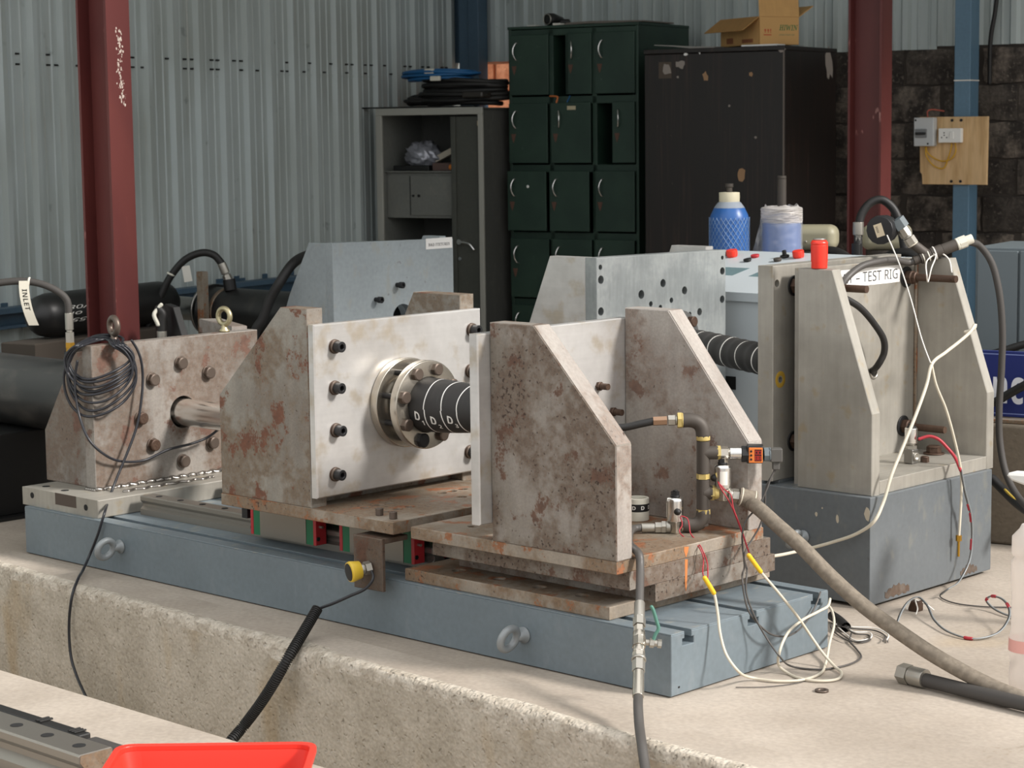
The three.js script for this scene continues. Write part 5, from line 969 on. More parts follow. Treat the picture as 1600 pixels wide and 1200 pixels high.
// ======================= ALONG THE BACK WALL =======================
frame = F_HALL;
{ // open grey steel cupboard
  const x0 = 0.135, x1 = 0.804, y1 = 1.414, v = 1.0, d = 0.42, w = 0.02;
  const t = thing('steel_cupboard', 'grey steel cupboard with its door open, in the far left corner', 'cupboard', [(x0 + x1) / 2, 0, v - d / 2]);
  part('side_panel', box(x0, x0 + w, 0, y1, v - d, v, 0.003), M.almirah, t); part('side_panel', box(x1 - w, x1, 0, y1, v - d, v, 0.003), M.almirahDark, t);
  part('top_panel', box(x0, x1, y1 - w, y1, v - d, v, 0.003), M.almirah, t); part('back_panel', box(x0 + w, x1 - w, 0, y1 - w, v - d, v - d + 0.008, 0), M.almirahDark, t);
  part('front_frame', [box(x0 - 0.003, x1 + 0.003, y1 - 0.035, y1 + 0.003, v - 0.004, v + 0.012, 0.004), box(x0 - 0.003, x0 + 0.035, 0, y1 - 0.035, v - 0.004, v + 0.012, 0.003), box(x1 - 0.025, x1 + 0.003, 0, y1 - 0.035, v - 0.004, v + 0.012, 0.003)], plain(0x9b9b93, 0.5), t, { label: 'pale grey front frame' });
  part('shelf', box(x0 + w, x1 - w, 1.075, 1.083, v - d + 0.01, v - 0.03), M.almirah, t);
  part('inner_locker', box(x0 + w, x1 - w, 0.83, 1.075, v - d + 0.05, v - 0.05, 0.003), M.almirah, t, { label: 'inner locker box' });
  const dr = part('inner_door', box(0.315, 0.585, 0.845, 1.055, v - 0.05, v - 0.042, 0.002), M.almirah, t);
  part('keyhole', [rod([0.37, 0.95, v - 0.043], [0.37, 0.95, v - 0.036], 0.008, 12), rod([0.335, 0.95, v - 0.043], [0.335, 0.95, v - 0.032], 0.006, 10)], M.black, dr);
  part('door_gap', box(0.308, 0.315, 0.845, 1.055, v - 0.0495, v - 0.046, 0), M.black, t);
  // right door leaf swung inwards over the opening, left leaf against the wall
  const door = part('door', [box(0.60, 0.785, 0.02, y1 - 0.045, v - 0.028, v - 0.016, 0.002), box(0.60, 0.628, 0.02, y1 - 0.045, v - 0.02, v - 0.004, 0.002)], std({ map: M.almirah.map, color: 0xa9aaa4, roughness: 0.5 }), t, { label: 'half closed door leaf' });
  part('lock_rose', rod([0.652, 0.71, v - 0.018], [0.652, 0.71, v + 0.012], 0.014, 16), M.chrome, door); part('lock', rod([0.645, 0.62, v - 0.018], [0.645, 0.62, v - 0.006], 0.010, 14), M.chrome, door);
  part('door_handle', [tube([[0.652, 0.71, v + 0.014], [0.69, 0.708, v + 0.016], [0.72, 0.70, v + 0.016], [0.745, 0.672, v + 0.012]], 0.006, 20, 8)], M.chrome, door);
  part('sticker', box(0.76, 0.785, 1.32, 1.345, v - 0.0165, v - 0.015, 0), plain(0xc8b59a, 0.8), door);
  const bag = new THREE.SphereGeometry(0.09, 28, 18), p = bag.attributes.position;
  for (let i = 0; i < p.count; i++) { const k = 1 + 0.55 * fbm(p.getX(i) * 2 + 0.5, p.getY(i) * 2 + p.getZ(i) + 0.5, 26, 26, 4, 451); p.setXYZ(i, p.getX(i) * k * 1.1, Math.max(0, p.getY(i) * k * 0.85 + 0.045), p.getZ(i) * k * 0.9); }
  bag.computeVertexNormals();
  single('plastic_bag', 'crumpled clear plastic bag on the upper shelf of the open grey cupboard', 'plastic bag', [bag.translate(0.33, 1.112, v - 0.16)], std({ color: 0x9a9ca4, roughness: 0.18, metalness: 0.3 }));
  single('black_case', 'flat black case under the plastic bag in the open grey cupboard', 'case', [box(0.20, 0.43, 1.0835, 1.112, v - 0.28, v - 0.05, 0.004)], M.black);
  single('parts_box', 'open box of small parts beside the case in the open grey cupboard', 'box', [box(0.445, 0.6, 1.0835, 1.125, v - 0.3, v - 0.06, 0.004)], plain(0x5a4741, 0.7));
  single('wooden_slat', 'whitish wooden slat leaning across the shelf of the open grey cupboard', 'wood slat', [box(-0.15, 0.15, -0.016, 0.016, -0.018, 0.018, 0.002).rotateZ(0.42).translate(0.53, 1.195, v - 0.16)], plain(0xb9b0a0, 0.8));
  single('orange_reel', 'small orange reel on the shelf edge of the open grey cupboard', 'reel', [rod([0.565, 1.103, v - 0.055], [0.595, 1.103, v - 0.05], 0.0155, 18)], plain(0xc8772a, 0.6));
  single('green_folder', 'green folder lying low inside the open grey cupboard', 'folder', [box(0.34, 0.6, 0.66, 0.70, v - 0.35, v - 0.08, 0.004)], plain(0x2f8a6c, 0.6));
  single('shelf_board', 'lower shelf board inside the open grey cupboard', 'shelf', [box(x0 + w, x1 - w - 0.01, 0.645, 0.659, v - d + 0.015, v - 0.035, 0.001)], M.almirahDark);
  // coils of cable on top
  const coil = (name, label, cx, cz, R, n, y0, r, mat, group) => {
    const th = thing(name, label, 'cable coil', [cx, y0, cz], group);
    for (let k = 0; k < n; k++) {
      const pts = [], a = rr(0.86, 1.06), ph = rnd() * 6, tl = rr(-0.012, 0.012), y = y0 + r + k * r * 1.25;
      for (let i = 0; i <= 24; i++) { const s = i / 24 * Math.PI * 2; pts.push([cx + Math.cos(s) * R * a + 0.01 * Math.sin(3 * s + ph), y + tl * Math.cos(s + ph) * 0.8 + 0.004 * Math.sin(2 * s + ph) + Math.abs(tl), cz + Math.sin(s) * R * 0.62 * a]); }
      part('turn', tube(pts, r, 72, 8), mat, th);
    }
    return th;
  };
  single('steel_strip', 'thin dark metal strip lying over the top of the open grey cupboard', 'strip', [box(-0.02, 0.72, y1 + 0.0045, y1 + 0.012, v - 0.09, v - 0.05, 0.001)], M.black);
  coil('cable_coil', 'untidy black cable coil on top of the open grey cupboard', 0.56, v - 0.22, 0.245, 8, y1 + 0.013, 0.0125, M.rubber);
  coil('cable_coil', 'small flat black cable coil at left end of the cupboard top', 0.30, v - 0.2, 0.10, 3, y1 + 0.0125, 0.010, M.rubber);
  coil('cable_coil', 'blue cable coil with white ties, topmost on the open grey cupboard', 0.44, v - 0.17, 0.215, 5, y1 + 0.145, 0.0085, M.cableBlue);
  for (const [x, y] of [[0.455, y1 + 0.197], [0.49, y1 + 0.158]]) single('cable_tie', y > y1 + 0.17 ? 'upper white paper tie on the blue cable coil' : 'lower white paper tie on the blue cable coil', 'tie', [box(x - 0.03, x + 0.03, y - 0.014, y + 0.012, v - 0.048, v - 0.026, 0.005)], M.offWhite);
  single('plastic_pack', 'shiny clear plastic pack lying on the black cable coil', 'pack', [box(0.66, 0.79, y1 + 0.05, y1 + 0.085, v - 0.12, v - 0.02, 0.012)], std({ color: 0x37332f, roughness: 0.12, metalness: 0.2 }));
}
// green locker unit: rows of little doors
{
  const x0 = 0.846, x1 = 1.617, y1 = 1.833, v = 0.8, d = 0.58, th = 0.018, W = (x1 - x0) / 3, rows = 5, H = (y1 - 0.06) / rows;
  const t = thing('locker_unit', 'dark green metal locker unit with rows of small doors, between grey and black cupboards', 'locker', [(x0 + x1) / 2, 0, v - d / 2]);
  part('side_panel', box(x0, x0 + th, 0, y1, v - d, v, 0.003), M.locker, t); part('side_panel', box(x1 - th, x1, 0, y1, v - d, v, 0.003), M.locker, t);
  part('top_panel', box(x0 - 0.004, x1 + 0.004, y1 - 0.015, y1, v - d, v + 0.004, 0.003), M.locker, t); part('back_panel', box(x0, x1, 0, y1 - 0.015, v - d, v - d + 0.01, 0), M.locker, t);
  for (let r = 0; r <= rows; r++) { const y = Math.max(0.02, y1 - 0.03 - r * H); part('rail', box(x0 + th, x1 - th, y - 0.022, y + (r ? 0.018 : 0.012), v - 0.4, v - 0.002, 0.002), M.locker, t); }
  for (const k of [1, 2]) part('stile', box(x0 + k * W - 0.014, x0 + k * W + 0.014, 0.02, y1 - 0.02, v - 0.4, v - 0.002, 0.002), M.locker, t);
  const handle = (hx, hy, hz, c, s) => tube([[hx, hy + 0.045, hz], [hx + s * 0.004, hy + 0.043, hz + 0.012], [hx + s * 0.012, hy + 0.02, hz + 0.024], [hx + s * 0.014, hy, hz + 0.027], [hx + s * 0.012, hy - 0.02, hz + 0.024], [hx + s * 0.004, hy - 0.043, hz + 0.012], [hx, hy - 0.045, hz]], 0.0042, 24, 8);
  for (let r = 0; r < rows; r++) for (let c = 0; c < 3; c++) {
    const top = y1 - 0.045 - r * H, bot = top - H + 0.042, a = x0 + c * W + (c ? 0.010 : 0.012), b = x0 + (c + 1) * W - (c < 2 ? 0.010 : 0.016);
    const ajar = (r === 0 && c === 1) || (r === 1 && c === 2);
    const out = [0, 0.002, 0.006, 0.012, 0.004][r] + (r === 2 && c < 2 ? 0.03 : 0) + (r === 1 && c < 2 ? 0.012 : 0);
    const L = ajar ? a + (c === 1 ? 0.085 : 0.10) : a;
    let geo = [box(L, b, bot, top, v + out, v + out + 0.012, 0.003)];
    if (ajar) geo.push(box(L, L + 0.016, bot, top, v - 0.012, v + 0.012, 0.002));
    const door = part('door', geo, M.locker, t);
    const hx = L + (ajar ? 0.035 : 0.05), hy = (top + bot) / 2 + H * 0.2;
    part('door_handle', handle(hx, hy, v + out + 0.011, 0, ajar || (r === 1 && c === 1) ? 1 : -1), M.chrome, door);
    part('name_holder', prismZ([[L + 0.014, hy - 0.075], [L + 0.044, hy - 0.075], [L + 0.036, hy - 0.105], [L + 0.029, hy - 0.122], [L + 0.022, hy - 0.105]].reverse(), v + out + 0.0118, v + out + 0.0135, [], 0), plain(0x5b4034, 0.7), door);
    if (ajar) part('compartment', box(a, L - 0.002, bot, top, v - 0.35, v - 0.34, 0), M.darkInside, t);
    if (r === 2 && c === 0) part('paint_dot', turned([L + 0.125, hy + 0.005, v + out + 0.012], Z, [[0, 0.008], [0.002, 0.006], [0.003, 0]], 14), M.white, door);
    if (r === 1 && c === 1) part('label', box(L + 0.10, L + 0.15, top - 0.038, top - 0.018, v + out + 0.012, v + out + 0.0135, 0), plain(0xb8ad90, 0.7), door);
  }
  single('wire_end', 'orange wire end poking out below the ajar upper locker door', 'wire', tube([[1.10, 1.468, v + 0.006], [1.14, 1.466, v + 0.02], [1.158, 1.462, v + 0.028], [1.152, 1.436, v + 0.03]], 0.0048, 24, 8), plain(0xc4703a, 0.5));
  single('blue_clip', 'small blue strip stuck between two green locker rows', 'clip', [box(-0.003, 0.003, -0.02, 0.02, 0, 0.004, 0.001).rotateZ(-0.5).translate(1.21, 1.452, v + 0.002)], M.cableBlue);
  const top = y1 + 0.0005;
  const lamp = thing('work_lamp', 'black hand lamp lying on top of the green locker unit', 'lamp', [1.05, top, v - 0.12]);
  part('head', turned([1.058, top + 0.034, v - 0.05], [0.25, 0, -1], [[0, 0], [0, 0.022], [0.006, 0.032], [0.04, 0.033], [0.07, 0.024], [0.11, 0.014], [0.111, 0]], 24), M.black, lamp);
  part('band', torus([1.056, top + 0.034, v - 0.047], [0.25, 0, -1], 0.027, 0.003, 24, 6), M.zinc, lamp);
  part('grip', turned([1.085, top + 0.022, v - 0.13], [1, 0, -0.25], [[0, 0.018], [0.05, 0.014], [0.06, 0]], 16), M.black, lamp);
  single('paper_scrap', 'white paper scrap left of the hand lamp on the green locker top', 'paper', [box(0.95, 1.0, top, top + 0.006, v - 0.1, v - 0.02, 0.001)], M.paper);
  single('paper_scrap', 'white paper scrap right of the hand lamp on the green locker top', 'paper', [box(1.115, 1.16, top, top + 0.010, v - 0.05, v - 0.0, 0.002)], M.paper);
  single('dark_sheet', 'dark curled plastic sheet on the right of the green locker top', 'sheet', [prismZ([[1.16, top], [1.3, top + 0.004], [1.4, top + 0.002], [1.62, top + 0.003], [1.62, top + 0.010], [1.45, top + 0.013], [1.32, top + 0.016], [1.18, top + 0.012]], v - 0.4, v - 0.03, [], 0)], plain(0x6e675f, 0.6));
}
{ // black wood cupboard
  const x0 = 1.756, x1 = 2.508, y1 = 1.683, v = 1.0, d = 0.656;
  const t = thing('wood_cupboard', 'tall black wood grained cupboard with peeled scraps, right of the green lockers', 'cupboard', [(x0 + x1) / 2, 0, v - d / 2]);
  part('carcass', box(x0, x1, 0, y1 - 0.022, v - d, v - 0.018, 0.002), M.laminate, t);
  part('top_board', box(x0 - 0.004, x1 + 0.004, y1 - 0.022, y1, v - d, v + 0.004, 0.003), M.laminate, t);
  part('front_panel', box(x0, x1, 0.03, y1 - 0.026, v - 0.0175, v, 0.002), M.laminate, t);
  part('edge_strip', box(x1 - 0.006, x1 + 0.0015, 0.03, y1, v - 0.004, v + 0.0015, 0.001), plain(0x6b625b, 0.6), t, { label: 'worn pale edge strip' });
  const scrap = (cx, cy, r, seed, m, n = 15, flat_ = 1, face) => { const pts = []; for (let k = 0; k < n; k++) { const a = k / n * Math.PI * 2, q = r * (0.55 + 0.65 * rnd()); pts.push([cx + Math.cos(a) * q, cy + Math.sin(a) * q * flat_]); }
    part('peeled_scrap', face ? prismX(pts.map(([z, y]) => [z, y]).reverse(), x1, x1 + 0.0015, [], 0) : prismZ(pts, v, v + 0.0015, [], 0), m, t); };
  const grey = plain(0x8f8780, 0.8), tan = plain(0x9c7c5c, 0.8);
  part('sticker_residue', [prismZ([[1.835, 1.54], [1.905, 1.54], [1.905, 1.62], [1.835, 1.62]], v, v + 0.001, [], 0)], plain(0x4e4339, 0.7), t, { label: 'torn sticker residue' });
  scrap(1.882, 1.585, 0.028, 1, grey, 11, 1.4); scrap(1.953, 1.607, 0.024, 2.2, grey, 12); scrap(2.09, 1.545, 0.016, 3, tan, 9, 1.8); scrap(2.335, 1.55, 0.013, 4, tan, 5); scrap(2.285, 1.065, 0.024, 5.1, tan, 9, 1.3);
  scrap(1.94, 1.545, 0.006, 6, grey); scrap(2.36, 1.245, 0.007, 7, grey); scrap(1.985, 1.655, 0.012, 8, M.white, 9, 0.7); scrap(v - 0.56, 1.60, 0.05, 9, grey, 13, 1.7, true); scrap(2.50, 1.665, 0.02, 3.3, grey, 9, 0.8); scrap(2.06, 1.66, 0.006, 2, M.white); scrap(2.22, 1.40, 0.006, 1.2, grey);
  const ty = y1 + 0.0005;
  single('paper_sheet', 'curled grey paper sheets at left on the black cupboard top', 'paper', [prismZ([[1.80, ty + 0.02], [1.9, ty + 0.012], [2.0, ty], [2.13, ty], [2.13, ty + 0.006], [2.0, ty + 0.010], [1.9, ty + 0.018], [1.80, ty + 0.024]], v - 0.25, v - 0.02, [], 0)], plain(0x8f8c86, 0.7));
  single('paper_sheet', 'white folded paper under the carton at front of the black cupboard top', 'paper', [box(2.28, 2.47, ty, ty + 0.008, v - 0.1, v - 0.005, 0.001)], M.white);
  // carton with open flaps
  const cx = 2.279, cz = v - 0.222, ch = 0.134, y0 = ty + 0.0085, a = 1.0, lw = 0.23, ld = 0.35, T2 = 0.004;
  const c = thing('carton', 'open brown cardboard carton on top of the black cupboard', 'carton', [cx, y0, cz]);
  const rot = (g) => g.rotateY(a).translate(cx, y0, cz), pale = std({ map: M.cardboard.map, color: 0xe4dccf, roughness: 0.85 });
  part('bottom', [rot(box(-lw / 2, lw / 2, 0, T2, -ld / 2, ld / 2, 0))], M.cardboard, c);
  const front = part('side', [rot(box(-lw / 2, lw / 2, 0, ch, ld / 2 - T2, ld / 2, 0.001))], M.cardboard, c);
  const left = part('side', [rot(box(-lw / 2, -lw / 2 + T2, 0, ch, -ld / 2, ld / 2, 0.001))], M.cardboard, c);
  part('side', [rot(box(lw / 2 - T2, lw / 2, 0, ch, -ld / 2, ld / 2, 0.001))], M.cardboard, c); part('side', [rot(box(-lw / 2, lw / 2, 0, ch, -ld / 2, -ld / 2 + T2, 0.001))], M.cardboard, c);
  part('flap', [rot(box(-lw / 2, lw / 2, 0, 0.115, -T2 / 2, T2 / 2, 0.001).rotateX(-0.10).translate(0, ch, ld / 2))], M.cardboard, c, { label: 'front flap standing up' });
  part('flap', [rot(box(-0.002, 0.002, 0, 0.118, -ld / 2, ld / 2, 0.001).rotateZ(2.18).translate(-lw / 2, ch, 0))], pale, c, { label: 'left flap hanging outwards' });
  part('flap', [rot(box(-0.002, 0.002, 0, 0.10, -ld / 2, ld / 2, 0.001).rotateZ(-1.0).translate(lw / 2, ch, 0))], M.cardboard, c);
  part('flap', [rot(box(-lw / 2, lw / 2, 0, 0.10, -T2 / 2, T2 / 2, 0.001).rotateX(-2.1).translate(0, ch, -ld / 2))], M.cardboard, c);
  const print = canvasTexture(512, 300, (x, w, h) => { x.fillStyle = '#c39a62'; x.fillRect(0, 0, w, h); x.fillStyle = '#23683f'; x.font = 'bold italic 84px serif'; x.save(); x.translate(252, 146); x.scale(236 / x.measureText('HIWIN').width, 1); x.fillText('HIWIN', 0, 0); x.restore(); x.fillStyle = '#6d7a5a'; x.font = '32px sans-serif'; x.fillText('www.hiwin.tw', 252, 205);
    x.fillStyle = '#b4432c'; for (const k of [0, 1]) { x.beginPath(); x.moveTo(56 + k * 38, 150); x.lineTo(72 + k * 38, 130); x.lineTo(88 + k * 38, 150); x.fill(); x.fillRect(67 + k * 38, 148, 10, 26); } x.fillRect(136, 132, 12, 28); x.fillRect(134, 166, 16, 9); x.fillRect(50, 192, 104, 10); });
  part('print', [rot(new THREE.PlaneGeometry(lw - 0.004, ch - 0.004).translate(0, ch / 2, ld / 2 + 0.0008))], std({ map: print, roughness: 0.85 }), front, { keepUV: true, label: 'green and red printing' });
  for (const [z0, z1, q] of [[-0.12, -0.06, 0.04], [0.02, 0.12, 0.03]]) part('print', [rot(box(-lw / 2 - 0.0006, -lw / 2, 0.012, q, z0, z1, 0))], plain(0x8d5a3c, 0.8), left);
}
{ // wooden switch board
  const t = thing('switch_board', 'pale plywood board with a breaker box and socket, fixed on the blue steel post', 'switch board', [3.11, 0.998, 0.29]);
  part('board', prismZ([[2.953, 1.0], [3.284, 0.998], [3.287, 1.333], [2.936, 1.334], [2.940, 1.062], [2.950, 1.05]], 0.282, 0.302, [], 0.002), M.plywood, t);
  const z = 0.302;
  const bx = part('breaker_box', [box(2.926, 3.028, 1.19, 1.331, z, z + 0.055, 0.004)], plain(0xb9bcbd, 0.5), t, { label: 'light grey breaker box' });
  part('breaker', [box(2.935, 2.995, 1.232, 1.275, z + 0.055, z + 0.062, 0.002)], plain(0x77797a, 0.5), bx); part('toggle', [box(2.938, 2.992, 1.247, 1.259, z + 0.062, z + 0.072, 0.002)], M.black, bx);
  for (const [x, y] of [[2.936, 1.318], [3.0, 1.202]]) part('screw', rod([x, y, z + 0.0545], [x, y, z + 0.057], 0.005, 10), M.black, bx);
  const so = part('socket', [box(3.046, 3.163, 1.206, 1.277, z, z + 0.035, 0.004)], M.white, t, { label: 'white socket with switch' });
  for (const [x, y] of [[3.076, 1.255], [3.064, 1.232], [3.090, 1.232], [3.077, 1.243]]) part('pin_hole', rod([x, y, z + 0.0345], [x, y, z + 0.0358], 0.0035, 10), M.black, so);
  part('rocker', [box(3.104, 3.126, 1.226, 1.26, z + 0.035, z + 0.040, 0.003)], M.white, so);
  for (const [x, y] of [[3.105, 1.316], [3.152, 1.316], [3.105, 1.015], [3.152, 1.015]]) placed('screw', socketHead(0.007, 0.006), M.blackOxide, t, [x, y, z], Z);
  const wire = (pts) => part('wire', tube(pts, 0.0032, 50, 8), M.cableYellow, t);
  wire([[2.98, 1.192, z + 0.02], [2.982, 1.165, z + 0.02], [3.01, 1.135, z + 0.012], [3.06, 1.115, z + 0.01], [3.11, 1.13, z + 0.012], [3.13, 1.165, z + 0.015], [3.125, 1.207, z + 0.012]]);
  wire([[2.975, 1.192, z + 0.02], [2.98, 1.14, z + 0.018], [3.02, 1.09, z + 0.01], [3.065, 1.08, z + 0.008], [3.09, 1.13, z + 0.01], [3.105, 1.18, z + 0.012], [3.108, 1.207, z + 0.012]]);
  single('loose_wires', 'loose yellow and red wire ends sticking out above the breaker box', 'wire', tube([[2.985, 1.331, z + 0.02], [2.985, 1.362, z + 0.02], [3.0, 1.37, z + 0.01], [3.03, 1.366, z - 0.02], [3.05, 1.362, z - 0.03]], 0.004, 30, 8), plain(0x9a4a3a, 0.5));
}
frame = F_RIG;
{ // control console
  const x0 = -2.0, x1 = -1.02, zf = -2.1, zb = -2.62, yf = 0.738, yb = 0.842, sl = (z) => yf + (yb - yf) * (zf - z) / (zf - zb);
  const t = thing('control_console', 'light grey control console with red and black knobs, behind the second rig', 'console', [(x0 + x1) / 2, 0, -2.36]);
  part('cabinet', prismX([[zf, 0.02], [zf, yf - 0.03], [zb, yb - 0.03], [zb, 0.02]], x0, x1, [], 0.003), M.consoleGrey, t);
  part('desk_top', prismX([[zf + 0.012, yf - 0.03], [zf + 0.012, yf], [zb, yb], [zb, yb - 0.03]], x0 - 0.01, x1 + 0.01, [], 0.004), M.consoleGrey, t);
  const tilt = Math.atan2(yb - yf, zf - zb), top = (x, z) => [x, sl(z) + 0.001, z], nrm = [0, Math.cos(tilt), Math.sin(tilt)];
  const inset = (xa, xb, za, zc, m, n, l) => part(n, prismX([[za, sl(za) - 0.002], [za, sl(za) + 0.0015], [zc, sl(zc) + 0.0015], [zc, sl(zc) - 0.002]], xa, xb, [], 0), m, t, { label: l });
  inset(-1.72, -1.58, -2.24, -2.39, M.glassDark, 'display_window', 'grey glass window'); inset(-1.51, -1.36, -2.225, -2.375, M.glassDark, 'display_window', 'grey glass window');
  const knob = (x, z, r, h, m, n) => part(n, [chain(top(x, z), nrm, [[0.004, r * 0.9], [h, r]])], m, t);
  knob(-1.766, -2.53, 0.021, 0.022, M.brightRed, 'stop_button'); knob(-1.485, -2.555, 0.021, 0.022, M.brightRed, 'stop_button');
  knob(-1.665, -2.535, 0.016, 0.006, M.redPlastic, 'push_button'); knob(-1.655, -2.476, 0.015, 0.006, M.black, 'push_button'); knob(-1.534, -2.495, 0.015, 0.008, M.pipeIron, 'push_button'); knob(-1.81, -2.54, 0.015, 0.008, M.black, 'push_button');
  part('selector', [chain(top(-1.543, -2.55), nrm, [[0.008, 0.017], [0.018, 0.008]])], M.black, t);
  part('vent', box(-1.47, -1.42, 0.40, 0.445, zf - 0.001, zf + 0.003, 0.001), M.black, t);
  part('plinth', box(x0 + 0.03, x1 - 0.03, 0, 0.02, zb + 0.03, zf - 0.03, 0), M.black, t);
}
{ // blue pressure cylinders behind the console
  const A = [-2.092, 0, -2.936], B = [-1.945, 0, -3.08];
  const a = thing('pressure_cylinder', 'blue pressure cylinder in white mesh sleeve with a cream collar', 'gas cylinder', A);
  part('shell', turned(A, Y, [[0, 0], [0, 0.07], [0.02, 0.0785], [0.925, 0.0785], [0.955, 0.074], [0.985, 0.060], [1.0, 0.046], [1.003, 0]], 40), M.blueCyl, a);
  part('clear_cap', turned([A[0], 0.985, A[2]], Y, [[0, 0.0605], [0.02, 0.046], [0.024, 0.04]], 32), plain(0x9aa2ad, 0.3), a);
  part('collar', turned([A[0], 1.0, A[2]], Y, [[0, 0.03], [0, 0.0405], [0.045, 0.0405], [0.046, 0.03], [0.046, 0]], 32), plain(0xd8d0b4, 0.5), a);
  part('valve', chain([A[0], 1.045, A[2]], Y, [[0.02, 0.012], [0.014, 0.016]]), M.pipeIron, a);
  const net = [];
  for (let k = 0; k < 34; k++) for (const s of [1, -1]) { const pts = []; for (let i = 0; i <= 16; i++) { const q = k / 26 * Math.PI * 2 + s * i * 0.13; pts.push([A[0] + 0.0795 * Math.cos(q), 0.70 + i * 0.0155, A[2] + 0.0795 * Math.sin(q)]); } net.push(new THREE.TubeGeometry(curve(pts), 26, 0.0011, 4)); }
  part('mesh_sleeve', net, plain(0x8fabd0, 0.5), a, { kind: 'stuff', label: 'white plastic mesh sleeve' });
  const b = thing('pressure_cylinder', 'blue pressure cylinder wrapped in crumpled clear plastic film', 'gas cylinder', B);
  part('shell', turned(B, Y, [[0, 0], [0, 0.07], [0.02, 0.076], [0.91, 0.076], [0.95, 0.066], [0.965, 0]], 40), M.blueCyl, b);
  part('valve', chain([B[0], 0.96, B[2]], Y, [[0.135, 0.018], [0.012, 0.018]]), M.pipeIron, b);
  const wrap = (seed, r0, y0, y1, amp) => { const g = new THREE.CylinderGeometry(r0, r0, y1 - y0, 90, 70, true), p = g.attributes.position;
    for (let i = 0; i < p.count; i++) { const x = p.getX(i), y = p.getY(i), z = p.getZ(i), an = Math.atan2(z, x) / (2 * Math.PI) + 0.5, h = y / (y1 - y0) + 0.5; let k = 1 + amp * (fbm(an, h, 6, 40, 4, seed) + 0.5 * fbm(an, h, 18, 7, 3, seed + 5)); k *= 1 - 0.22 * sstep(0.85, 1.0, h); p.setXYZ(i, x * k, y + (h > 0.99 ? 0.02 * fbm(an, 0.4, 9, 9, 3, seed) : 0), z * k); }
    g.computeVertexNormals(); return g.translate(B[0], (y0 + y1) / 2, B[2]); };
  part('film_top', wrap(467, 0.081, 0.925, 0.99, 0.08), M.frosted, b, { label: 'whitish bunched film' });
  part('film', wrap(461, 0.082, 0.5, 0.985, 0.035), M.clearFilm, b, { label: 'crumpled clear plastic film' });
  const sheet = new THREE.PlaneGeometry(0.05, 0.2, 12, 20), q = sheet.attributes.position; for (let i = 0; i < q.count; i++) q.setZ(i, 0.02 * fbm(q.getX(i) + 0.5, q.getY(i) + 0.5, 30, 20, 3, 471)); sheet.computeVertexNormals();
  part('film_end', [sheet.rotateZ(-0.25).rotateY(0.7).translate(B[0] - 0.062, 0.83, B[2] + 0.055)], M.clearFilm, b);
}
{ // motor covers, arched hose and grey cabinet behind the second rig
  const cov = (x, z, label) => { const t = thing('motor_cover', label, 'motor', [x, 0, z], 'beige motor covers'); part('cover', [new RoundedBoxGeometry(0.20, 0.105, 0.16, 4, 0.038).rotateY(0.5).translate(x, 0.842, z)], M.beige, t); part('motor', [rod([x, 0.02, z], [x, 0.79, z], 0.085, 28)], M.pipeIron, t); part('foot', box(x - 0.12, x + 0.12, 0, 0.02, z - 0.12, z + 0.12), M.black, t);
    part('screw', [new THREE.SphereGeometry(0.005, 8, 6).translate(x + 0.02, 0.83, z + 0.083)], M.zinc, t); return t; };
  cov(-2.09, -3.50, 'beige rounded motor cover behind the red bottle'); cov(-1.86, -3.69, 'beige rounded motor cover beside the black arched hose at the red column');
  const h = thing('arch_hose', 'black hose arching up in front of the right red column', 'hose', [-1.62, 0.7, -3.25]);
  part('hose', tube([[-1.668, 0.68, -3.19], ...BACK_ARCH, [-1.53, 0.74, -3.33]], 0.0165, 90, 12), M.rubber, h);
  part('ferrule', chain([-1.671, 0.845, -3.205], Y, [[0.024, 0.016, 6], [0.008, 0.014], [0.05, 0.021]]), M.zinc, h);
  part('riser', chain([-1.668, 0.0, -3.19], Y, [[0.845, 0.0195]]), M.blackPaint, h);
  const tb = thing('hydraulic_unit', 'low black hydraulic unit with loose hoses, behind the console', 'hydraulic unit', [-1.5, 0, -3.2]);
  part('tank', box(-1.80, -1.18, 0.0, 0.70, -3.17, -2.72, 0.006), M.blackPaint, tb);
  part('hose', tube([[-1.72, 0.70, -2.85], [-1.66, 0.80, -2.86], [-1.58, 0.835, -2.87], [-1.5, 0.82, -2.86], [-1.42, 0.77, -2.84], [-1.38, 0.70, -2.82]], 0.018, 50), M.rubber, tb);
  part('hose', tube([[-1.5, 0.70, -3.0], [-1.42, 0.80, -3.0], [-1.32, 0.83, -3.0], [-1.22, 0.78, -3.0], [-1.2, 0.70, -3.0]], 0.018, 50), M.rubber, tb);
}
frame = F_HALL;
